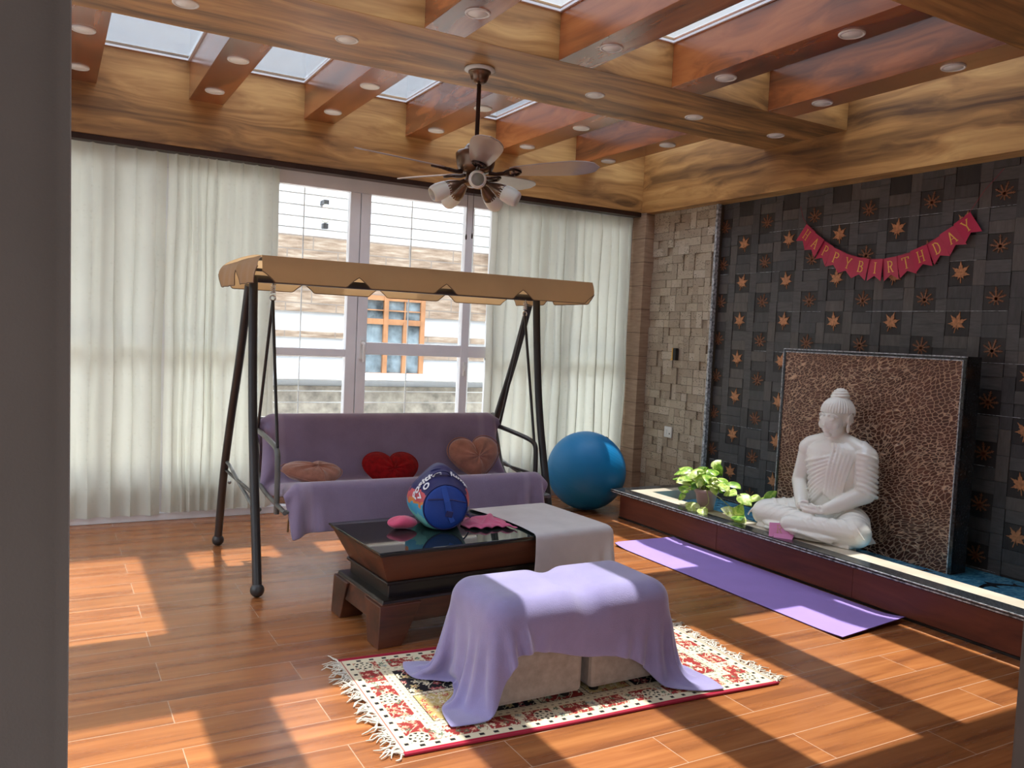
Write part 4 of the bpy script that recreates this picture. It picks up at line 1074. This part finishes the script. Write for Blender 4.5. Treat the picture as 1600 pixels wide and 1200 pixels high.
# head
b = MB(); HZ = .715
b.ball((0,.035,HZ+.015), (.078,.095,.100), 28, 18); b.ball((0,-.002,HZ-.055), (.061,.072,.066), 24, 16); b.ball((0,-.050,HZ-.104), (.024,.018,.018)); b.ball((0,-.02,HZ-.03), (.068,.066,.07))
b.capsule((0,.04,.60), (0,.03,HZ-.06), .054, .050, 18)
b.capsule((0,-.071,HZ-.002), (0,-.088,HZ-.050), .0055, .0082, 12)
for s_ in (-1, 1):
    b.ball((s_*.009,-.081,HZ-.054), (.006,.007,.005), 10, 8)
    b.tube(smooth_path([(s_*.010,-.078,HZ+.008), (s_*.030,-.077,HZ+.020), (s_*.052,-.062,HZ+.014), (s_*.062,-.045,HZ+.002)]), .0058, 8)
    b.ball((s_*.032,-.064,HZ-.008), (.020,.014,.0115), 14, 10)
    b.tube(smooth_path([(s_*.014,-.073,HZ-.012), (s_*.032,-.080,HZ-.020), (s_*.050,-.066,HZ-.012)]), .0034, 8)
    b.ball((s_*.036,-.046,HZ-.046), (.030,.022,.030))
    b.ball((s_*.083,.035,HZ-.012), (.013,.024,.036)); b.ball((s_*.080,.030,HZ-.062), (.010,.013,.030)); b.tube(arc((s_*.090,.035,HZ-.012), .022, -.6, PI*1.2, 12, (0,1,0), (0,0,1.5)), .005, 8)
b.tube(smooth_path([(-.022,-.066,HZ-.077), (-.008,-.078,HZ-.074), (0,-.077,HZ-.0755), (.008,-.078,HZ-.074), (.022,-.066,HZ-.077)]), .0044, 8)
b.tube(smooth_path([(-.016,-.066,HZ-.084), (0,-.075,HZ-.087), (.016,-.066,HZ-.084)]), .0052, 8)
head = tf(b).build('head', M['marble_white'], body)
md = head.modifiers.new('remesh', 'REMESH'); md.mode = 'VOXEL'; md.voxel_size = .0028; md.use_smooth_shade = True
md = head.modifiers.new('smooth', 'SMOOTH'); md.factor = .5; md.iterations = 3
b = MB(); c0 = Vector((0,.040,HZ+.028))
for i in range(36):
    a = 2*PI*i/36; pts = []
    front = -math.cos(a)  # +1 at the back
    for k_ in range(9):
        t_ = k_/8; ph_ = R(88)-(R(88)-R(-2 if front < .3 else -2-34*(front-.3)))*t_
        rx, ry, rz = .088, .104, .090
        pts.append(c0+Vector((rx*math.cos(ph_)*math.sin(a+.10*(1-t_)), -ry*math.cos(ph_)*math.cos(a+.10*(1-t_)), rz*math.sin(ph_))))
    b.tube(pts, [.0045+.0030*k_/8 for k_ in range(9)], 8)
b.ball(c0+Vector((0,.010,.030)), (.080,.090,.062), 28, 18)
for r_, z in ((.054,.094),(.054,.110),(.048,.125),(.038,.138),(.024,.147)):
    b.tube(arc((0,.052,HZ+z+.012), r_-.008, 0, 2*PI, 24, (1,0,.04), (0,1,.05)), .0095, 8, caps=False)
b.ball((0,.052,HZ+.130), (.040,.040,.040)); b.ball((0,.052,HZ+.158), (.022,.022,.012))
hair = tf(b).build('hair', M['marble_white'], body)
# cut away the hair cap below the fringe by keeping a thin remesh
md = hair.modifiers.new('remesh', 'REMESH'); md.mode = 'VOXEL'; md.voxel_size = .0026; md.use_smooth_shade = True
md = hair.modifiers.new('smooth', 'SMOOTH'); md.factor = .5; md.iterations = 1

# ================================================================== POTTED PLANT
PX, PY, PZ = 3.872, 4.135, .2190
po = thing('potted_pothos', 'variegated trailing pothos in a blush clay pot left of the statue', 'potted plant', (PX, PY, PZ))
T = Matrix.Translation((PX, PY, PZ))
MB().lathe([(.0,0),(.048,0),(.052,.006),(.072,.115),(.080,.118),(.082,.142),(.074,.144),(.070,.125),(.0,.122)], 28, T).build('pot', M['pot'], po)
MB().lathe([(.0,.118),(.066,.122),(.069,.127),(.0,.131)][::-1], 20, T).build('soil', plain('dark_soil', (.04,.025,.015), .95), po)
rr = random.Random(12); lb = MB(); lat = []; vb = MB()
def pleaf(p, d, up, L):
    d = d.normalized(); sd = d.cross(up).normalized(); nn = sd.cross(d).normalized(); rows = []; at_ = rr.random()
    for i in range(9):
        t_ = i/8; w_ = L*.42*(math.sin(PI*min(1, t_**.62))**.8)*(1.0 if t_ < .98 else 0); row = []
        if t_ == 0: w_ = L*.10
        for j in range(7):
            u = (j-3)/3; back = -.12*L*abs(u)*(1-t_)**3*2
            row.append(p+d*(L*t_+back)+sd*(w_*u)+nn*(-.10*L*u*u*(1-.3*t_)+.05*L*abs(u)-.22*L*t_*t_))
            lat.append(at_)
        rows.append(row)
    lb.grid(rows)
base = Vector((PX, PY, PZ+.13))
for i in range(52):
    a = rr.uniform(0, 2*PI); el = R(rr.uniform(8, 80)); ln = rr.uniform(.06, .20)
    d = Vector((math.cos(a)*math.cos(el)*.85, math.sin(a)*math.cos(el)*1.15, math.sin(el)))
    tip = base+Vector((0,0,.0))+d*ln+Vector((0,.02,-.02*(1-math.sin(el)))); mid = base.lerp(tip, .5)+Vector((0,0,.025))
    vb.tube(smooth_path([base+Vector((d.x*.03, d.y*.03, -.01)), mid, tip]), .0018, 5)
    ld = Vector((d.x, d.y, rr.uniform(-.6,.25))); pleaf(tip, ld+Vector((-.25,-.25,0)), Vector((rr.uniform(-.5,.1), rr.uniform(-.6,.0), 1)), rr.uniform(.058, .100))
def vine(pts, leaves):
    pp = smooth_path(pts, 3); vb.tube(pp, .0026, 6)
    for t_, d, L in leaves:
        k_ = int(t_*(len(pp)-1)); pleaf(pp[k_], Vector(d), Vector((-.6,-.55,.75)), L)
vine([base, (3.83,4.04,.40), (3.85,3.95,.385), (3.90,3.86,.365), (3.96,3.78,.36), (4.00,3.72,.35)], [(.45,(-.2,-.7,.1),.10),(.6,(-.1,-1,-.3),.105),(.72,(-.1,-1,.2),.085),(.84,(0,-1,.0),.09),(.93,(0,-.6,.7),.10),(1.,(0,-1,-.1),.09)])
vine([base, (3.80,4.06,.37), (3.78,4.00,.29), (3.77,4.06,.25), (3.765,4.12,.235)], [(.75,(-.2,-.6,-.1),.085),(.9,(-.1,.5,.2),.10),(1.,(-.2,1,-.05),.105)])
vine([base, (3.84,4.00,.34), (3.86,3.90,.29), (3.84,3.84,.262), (3.83,3.80,.25)], [(.6,(-.1,-1,.1),.08),(.75,(-.3,.2,.15),.09),(.86,(-.3,-.5,.05),.105),(1.,(-.1,-.8,-.35),.09),(.95,(-.1,-.3,.6),.09)])
vine([base, (3.84,4.24,.36), (3.83,4.29,.32), (3.84,4.32,.29)], [(.6,(-.3,.8,.2),.08),(1.,(-.2,.6,-.5),.07)])
lo = lb.build('foliage', M['leaf'], po, attr=np.array(lat)); vb.build('vine', M['stem'], po)

# ================================================================== WALL BITS
sk = thing('power_socket', 'white power socket on the travertine mosaic panel above the plinth', 'socket', (4.49, 5.30, .59))
b = MB(); b.box((4.484, 5.245, .545), (4.497, 5.335, .635)); b.build('plate', M['white_plastic'], sk, bevel=.003)
b = MB(); b.box((4.481, 5.298, .572), (4.485, 5.322, .608)); b.build('rocker', M['white_plastic'], sk, bevel=.001)
b = MB(); b.box((4.4825, 5.262, .572), (4.4848, 5.270, .585)); b.build('plug_hole', M['black_plastic'], sk)
hk = thing('wall_hook', 'small black and gold key hook fixed on the travertine mosaic panel', 'wall hook', (4.49, 5.25, 1.23))
b = MB(); b.box((4.462, 5.222, 1.185), (4.497, 5.258, 1.285)); b.build('holder', M['black_plastic'], hk, bevel=.006)
b = MB(); b.box((4.470, 5.268, 1.195), (4.497, 5.280, 1.285)); b.box((4.466, 5.262, 1.185), (4.497, 5.285, 1.198)); b.build('side_plate', M['gold'], hk, bevel=.002)

# ================================================================== BIRTHDAY BANNER
bn = thing('birthday_banner', 'magenta swallow-tail banner with golden letters hanging in an arc on the leaf tile wall', 'banner', (4.53, 3.42, 1.9))
STK = {
 'H': [((.12,0),(.12,1)),((.55,0),(.55,1)),((.12,.5),(.55,.5)),((.02,0),(.22,0)),((.02,1),(.22,1)),((.45,0),(.65,0)),((.45,1),(.65,1))],
 'A': [((.06,0),(.34,1)),((.34,1),(.62,0)),((.17,.36),(.51,.36)),((-.02,0),(.16,0)),((.50,0),(.70,0))],
 'P': [((.14,0),(.14,1)),((.04,0),(.26,0)),((.04,1),(.36,1)),((.36,1),(.54,.90)),((.54,.90),(.56,.70)),((.56,.70),(.42,.52)),((.42,.52),(.14,.50))],
 'Y': [((.06,1),(.33,.48)),((.60,1),(.33,.48)),((.33,.48),(.33,0)),((.22,0),(.44,0)),((-.02,1),(.16,1)),((.50,1),(.68,1))],
 'B': [((.14,0),(.14,1)),((.04,1),(.38,1)),((.38,1),(.52,.86)),((.52,.86),(.50,.64)),((.50,.64),(.36,.53)),((.36,.53),(.14,.53)),((.36,.53),(.56,.40)),((.56,.40),(.56,.14)),((.56,.14),(.40,0)),((.40,0),(.04,0))],
 'I': [((.33,0),(.33,1)),((.20,0),(.46,0)),((.20,1),(.46,1))],
 'R': [((.14,0),(.14,1)),((.04,0),(.26,0)),((.04,1),(.36,1)),((.36,1),(.54,.90)),((.54,.90),(.56,.70)),((.56,.70),(.42,.52)),((.42,.52),(.14,.50)),((.34,.50),(.56,0)),((.56,0),(.68,0))],
 'T': [((.33,0),(.33,1)),((.22,0),(.44,0)),((.02,1),(.64,1)),((.02,1),(.02,.84)),((.64,1),(.64,.84))],
 'D': [((.14,0),(.14,1)),((.04,1),(.34,1)),((.34,1),(.54,.84)),((.54,.84),(.60,.5)),((.60,.5),(.54,.16)),((.54,.16),(.34,0)),((.34,0),(.04,0))]}
def letter(mb, ch, fr, h):
    for (x0, y0), (x1, y1) in STK[ch]:
        a = Vector(((x0-.33)*h, (y0-.5)*h)); c = Vector(((x1-.33)*h, (y1-.5)*h)); d = (c-a).normalized(); p = Vector((-d.y, d.x))
        w_ = h*(.050 if abs(d.y) > .45 else .028); a = a-d*w_*.6; c = c+d*w_*.6
        mb.prism([tuple(a+p*w_), tuple(a-p*w_), tuple(c-p*w_), tuple(c+p*w_)][::1], fr, .0012)
yc = lambda y: 1.905+.765*(y-3.42)**2
ys_ = np.linspace(4.02, 2.87, 400); arcl = np.concatenate([[0], np.cumsum(np.hypot(np.diff(ys_), np.diff([yc(y) for y in ys_])))])
tot = arcl[-1]; rr = random.Random(4)
for i, ch in enumerate('HAPPYBIRTHDAY'):
    s_ = tot*(i+.5)/13; y = float(np.interp(s_, arcl, ys_)); z = yc(y); sl_ = 2*.765*(y-3.42); ang = math.atan2(-sl_, 1)
    fr0 = Matrix(((0,0,-1,4.528-.004*(i % 2)),(-1,0,0,y),(0,1,0,z),(0,0,0,1)))
    yaw = rr.uniform(-.12,.12)
    fr = fr0 @ Matrix.Rotation(ang*.92, 4, 'Z') @ Matrix.Rotation(yaw, 4, 'Y') @ Matrix.Rotation(rr.uniform(-.02,.10), 4, 'X')
    w_, h_ = .0535, .135
    fl_o = MB().prism([(-w_, .004), (-w_, -h_), (0, -h_+.034), (w_, -h_), (w_, .004)], fr, .0012).build('flag', M['flag'], bn)
    lt = MB(); letter(lt, ch, fr @ Matrix.Translation((0, -.052, .0012)), .066); lt.build('letter', M['gold'], fl_o)
    if i == 12 or i == 0: fl_o['label'] = 'tilted end flag'
b = MB(); b.tube([(4.526, float(y), yc(float(y))) for y in ys_[::10]], .0018, 5); b.tube([(4.53, 4.02, yc(4.02)), (4.535, 4.06, 2.22), (4.545, 4.10, 2.31)], .0014, 5); b.tube([(4.53, 2.87, yc(2.87)), (4.54, 2.80, 2.25), (4.545, 2.70, 2.36)], .0014, 5)
b.build('ribbon', plain('red_ribbon', (.35,.03,.06), .5), bn)
pc = thing('pink_paper_flags', 'loose pink paper flags lying on the granite rim before the statue', 'paper', (3.80, 3.42, .221))
def facing(c, ex, nz):
    ex = Vector(ex).normalized(); nz = Vector(nz); nz = (nz-ex*nz.dot(ex)).normalized(); ey = nz.cross(ex)
    return Matrix(((ex.x,ey.x,nz.x,c[0]),(ex.y,ey.y,nz.y,c[1]),(ex.z,ey.z,nz.z,c[2]),(0,0,0,1)))
fr = facing((3.765, 3.395, .252), (.62,-.78,.06), (-.62,-.50,.62))
MB().prism([(-.058,.052),(-.058,-.045),(0,-.022),(.058,-.045),(.058,.052)], fr, .0012).build('sheet', M['pink_paper'], pc)
fr2 = facing((3.765, 3.365, .234), (.55,-.84,-.02), (-.45,-.35,.85))
MB().prism([(-.05,.04),(-.05,-.05),(0,-.03),(.055,-.05),(.06,.04)], fr2, .0012).build('sheet', M['pink_paper'], pc)
lt = MB(); letter(lt, 'R', fr @ Matrix.Translation((0, .012, .0012)), .05); lt.build('gold_mark', plain('dull_gold_print', (.62,.30,.22), .5), pc)

# ================================================================== BAG AND SMALL CLOTHS ON THE TABLE
TZ = .4135
bg_ = thing('duffel_bag', 'small blue round-ended duffel bag with colourful print and lettering, on the coffee table', 'bag', (1.63, 3.53, TZ))
AX = Matrix.Translation((1.600, 3.395, TZ+.112)) @ Matrix.Rotation(R(-12), 4, 'Z') @ Matrix.Rotation(R(-90), 4, 'X') @ Matrix.Rotation(R(0), 4, 'Z')
# local z of AX runs along the bag away from the viewer; local y points down
prof = [(.0,.0),(.06,-.004),(.095,.0),(.107,.010),(.116,.035),(.131,.09),(.139,.16),(.134,.225),(.112,.258),(.0,.265)]
def bagv(r_, z, a):
    k = 1+.05*math.cos(3*a+z*14)*min(1, z*12); yb_ = r_*k*math.sin(a); 
    if yb_ > .108: yb_ = .108+(yb_-.108)*.1
    if yb_ < 0: yb_ *= 1.0+.28*max(0, min(1, z/.16))*math.exp(-((a+PI/2 if a < 0 else a-1.5*PI)/.6)**2)
    return AX @ Vector((r_*k*math.cos(a), yb_, z))
def bagsurf(pf, n=44):
    rows = [[bagv(r_, z, 2*PI*k_/n) for k_ in range(n+1)] for r_, z in pf]; return rows
fine = []
for (r0, z0), (r1, z1) in zip(prof[2:], prof[3:]):
    for k_ in range(4): fine.append((r0+(r1-r0)*k_/4, z0+(z1-z0)*k_/4))
fine.append(prof[-1])
MB().grid(bagsurf(fine)).build('body', M['bag_print'], bg_, subsurf=1)
MB().grid(bagsurf([(.001,-.010),(.03,-.0105),(.06,-.009),(.085,-.005),(.096,.0),(.101,.005)])).build('end_panel', M['bag_blue'], bg_, subsurf=1)
b = MB(); b.tube([bagv(.103, .005, 2*PI*k_/40) for k_ in range(41)], .0035, 6, caps=False); b.build('piping', M['bag_navy'], bg_)
L_ = lambda x, y, z: AX @ Vector((x, y, z))
b = MB(); b.tube([L_(-.085,-.038,-.008), L_(-.03,-.040,-.014), L_(.03,-.036,-.014), L_(.092,-.022,-.007)], .0045, 6, flat=.5); b.build('zip', M['bag_navy'], bg_)
b = MB(); 
for p0, p1, w_ in (((-.016,-.100,-.003),(.002,-.03,-.016),.013),((.002,-.03,-.016),(.016,.032,-.017),.013),((.016,.032,-.019),(.031,.064,-.021),.011)):
    p0, p1 = Vector(p0), Vector(p1); dd_ = (p1-p0).normalized(); nn_ = Vector((0,0,-1)); nn_ = (nn_-dd_*nn_.dot(dd_)).normalized(); sd_ = dd_.cross(nn_)
    fr_ = AX @ Matrix(((sd_.x,dd_.x,nn_.x,p0.x),(sd_.y,dd_.y,nn_.y,p0.y),(sd_.z,dd_.z,nn_.z,p0.z),(0,0,0,1))); L2 = (p1-p0).length
    b.box((-w_, 0, -.001), (w_, L2, .003), 0, fr_)
b.build('strap', M['bag_strap'], bg_)
b = MB(); b.box((-.016,-.014,-.004), (.016,.014,.006), 0, AX @ Matrix.Translation((.014,.028,-.020)) @ Matrix.Rotation(.22, 4, 'Z')); b.build('buckle', M['bag_navy'], bg_, bevel=.002)
b = MB()
for z in (.09, .16): b.tube(smooth_path([L_(-.05,-.125,z), L_(-.045,-.148,z-.02), L_(-.01,-.160,z-.03), L_(.03,-.148,z-.02), L_(.035,-.122,z)], 3), .008, 8, flat=.4)
b.build('handle', M['bag_navy'], bg_)
b = MB(); b.tube(smooth_path([L_(.07,.03,.10), L_(.14,.06,.10), (1.83, 3.60, TZ+.006), (1.93, 3.57, TZ+.010)], 3), .008, 8, flat=.35); b.build('shoulder_strap', M['bag_navy'], bg_)
def bag_text(txt, a0, z, size, name):
    cu = bpy.data.curves.new(name, 'FONT'); cu.body = txt; cu.size = size; cu.shear = .15; cu.extrude = .0; cu.offset = .0018
    o = bpy.data.objects.new('tmp', cu); COL.objects.link(o); dg = bpy.context.evaluated_depsgraph_get(); me_ = bpy.data.meshes.new_from_object(o.evaluated_get(dg)); bpy.data.objects.remove(o)
    mb = MB(); w_ = max(v.co.x for v in me_.vertices); vs_ = []
    for v in me_.vertices:
        u, h_ = v.co.x-w_/2, v.co.y
        a = a0+u/.118; zz = z+h_
        vs_.append(tuple(bagv(float(np.interp(max(.02, zz), [z_ for _, z_ in prof[3:9]], [r_ for r_, _ in prof[3:9]])), max(.02, zz), a) + (AX.to_3x3() @ Vector((math.cos(a), math.sin(a), -.3))).normalized()*.004))
    mb.add(vs_, [list(p.vertices) for p in me_.polygons]); mb.build(name, M['ink_white'], bg_)
bag_text('Positive', R(-132), .068, .050, 'lettering'); bag_text('V  O', R(-146), .028, .042, 'lettering'); bag_text('Jump', R(-52), .085, .045, 'lettering')
# rosy pouch
b = MB(); rows = []
for j in range(13):
    v = PI*j/12; row = []
    for k_ in range(25):
        a = 2*PI*k_/24; sx = abs(math.cos(a))**.75*math.copysign(1, math.cos(a)); sy = abs(math.sin(a))**.75*math.copysign(1, math.sin(a))
        r_ = math.sin(v)**.8; z = -math.cos(v)*.030*(1-.35*abs(sx)*r_)
        row.append(Matrix.Translation((1.437, 3.515, TZ+.0285)) @ Matrix.Rotation(R(18), 4, 'Z') @ Vector((.073*r_*sx, .052*r_*sy+.006*math.sin(a*2)*r_, max(-.028, z+.004*math.sin(a*3+1)*r_))))
    rows.append(row)
tag(b.grid(rows).build('pouch', M['pink_satin'], subsurf=1, weld=True), 'shiny hot pink soft pouch on the glass table top left of the bag', 'pouch')
# crumpled pink cloth
rows = []; rr = random.Random(9)
PM_ = Matrix.Translation((1.845, 3.475, TZ)) @ Matrix.Rotation(R(-14), 4, 'Z')
for i in range(37):
    u = i/36*2-1; row = []
    for j in range(31):
        v = j/30*2-1
        w_ = .105*(1+.16*v*-1); x = u*w_+.010*math.sin(v*5); y = v*.115+.012*math.sin(u*4.5)+.010*(abs(u) > .8)*math.sin(u*30)
        e_ = (1-u**4)*(1-v**4)
        z = .005+.020*e_*(math.sin(u*6+v*3)*.5+.5)+.020*math.exp(-((u-.25-.25*v)/.18)**2)*e_+.012*math.exp(-((u+.5)/.2)**2-((v-.2)/.5)**2)+.010*(v < -.75)*abs(math.sin(u*7))
        row.append(PM_ @ Vector((x, y, z)))
    rows.append(row)
tag(MB().grid(rows).build('crumpled_cloth', M['pink_cotton'], subsurf=1, solid=.006), 'crumpled rose pink cloth on the coffee table right of the bag', 'cloth')

# ================================================================== OUTSIDE: BALCONY GRILLE, NEIGHBOUR HOUSE
struct(MB().box((-4, 5.955, -.12), (8, 7.2, -.02)).build('floor_balcony', M['ext_floor']), 'pale balcony floor outside the window', 'floor')
struct(MB().box((-30, 7.0, -3.2), (40, 60, -3.0)).build('ground', M['street']), 'concrete street below the window', 'ground')
struct(MB().box((-4, 6.051, 2.62), (8, 6.80, 2.74)).build('trim_50', M['wall_white']), 'unseen slab added over the window outside to block the sun', 'sunshade')  # added slab, out of sight; keeps direct sun off the curtains
gr = thing('window_grille', 'white horizontal bar grille outside the window', 'grille', (2.2, 6.05, 0))
zs = [2.36-.082*i for i in range(5)]+[.93-.085*i for i in range(9)]
for z in zs: MB().tube([(-1.5, 6.05, z), (4.6, 6.05, z)], .0045, 6).build('bar', M['bar_white'], gr)
for x in (-1.3, .1, 1.62, 2.46, 3.0, 4.3): MB().box((x-.004, 6.052, -.02), (x+.004, 6.058, 2.45)).build('upright', M['bar_white'], gr)
nb = thing('neighbour_house', 'white and stone-clad house across the gap, seen through the window', 'building', (4, 10, -3))
b = MB(); b.box((-8, 10, -3), (5.2, 13, 5.2)); b.box((5.2, 10.0, -3), (14, 13, 2.0)); b.build('wall', M['wall_white'], nb)
b = MB(); b.box((-8, 9.96, 1.50), (5.2, 10, 2.41)); b.build('stone_band', M['ext_stone'], nb)
for z0, z1 in ((1.19, 1.265), (.955, 1.02)): MB().box((-8, 9.97, z0), (14, 10, z1)).build('stone_band', M['ext_stone'], nb)
MB().box((5.2, 9.8, 1.5), (14, 10, 3.4)).build('stone_band', M['ext_stone'], nb)
MB().box((-8, 9.80, .69), (14, 10, .775)).build('ledge', M['wall_white'], nb)
MB().box((-8, 9.95, -3), (14, 10, .60)).build('stone_band', M['ext_stone_grey'], nb)
wx0, wx1, wz0, wz1 = 3.40, 4.26, .73, 1.75
b = MB(); f_ = .06
b.box((wx0, 9.9, wz0), (wx0+f_, 9.96, wz1)); b.box((wx1-f_, 9.9, wz0), (wx1, 9.96, wz1)); b.box((wx0, 9.905, wz1-f_), (wx1, 9.958, wz1)); b.box((wx0, 9.905, 1.39), (wx1, 9.958, 1.46)); b.box((wx0, 9.905, wz0), (wx1, 9.958, wz0+.05))
b.box((3.70, 9.897, wz0), (3.76, 9.96, wz1+.001)); b.box((3.965, 9.898, wz0), (4.015, 9.96, 1.42)); b.box((3.98, 9.91, 1.45), (3.995, 9.96, wz1)); b.box((wx0, 9.912, 1.56), (wx1, 9.957, 1.575))
wf2 = b.build('window_frame', M['ext_wood'], nb)
MB().box((wx0+.01, 9.94, wz0+.01), (wx1-.01, 9.955, wz1-.01)).build('pane', M['ext_pane'], wf2)
b = MB(); b.lathe([(.0,-.16),(.05,-.14),(.06,.0),(.03,.06),(.0,.08)], 12, Matrix.Translation((2.90, 9.86, 2.72))); b.build('lamp_glass', M['frost'], nb)
b = MB(); b.box((2.87, 9.84, 2.79), (2.93, 10, 2.84)); b.box((2.87, 9.84, 2.50), (2.93, 9.92, 2.56)); b.build('lamp_bracket', M['black_metal'], nb)
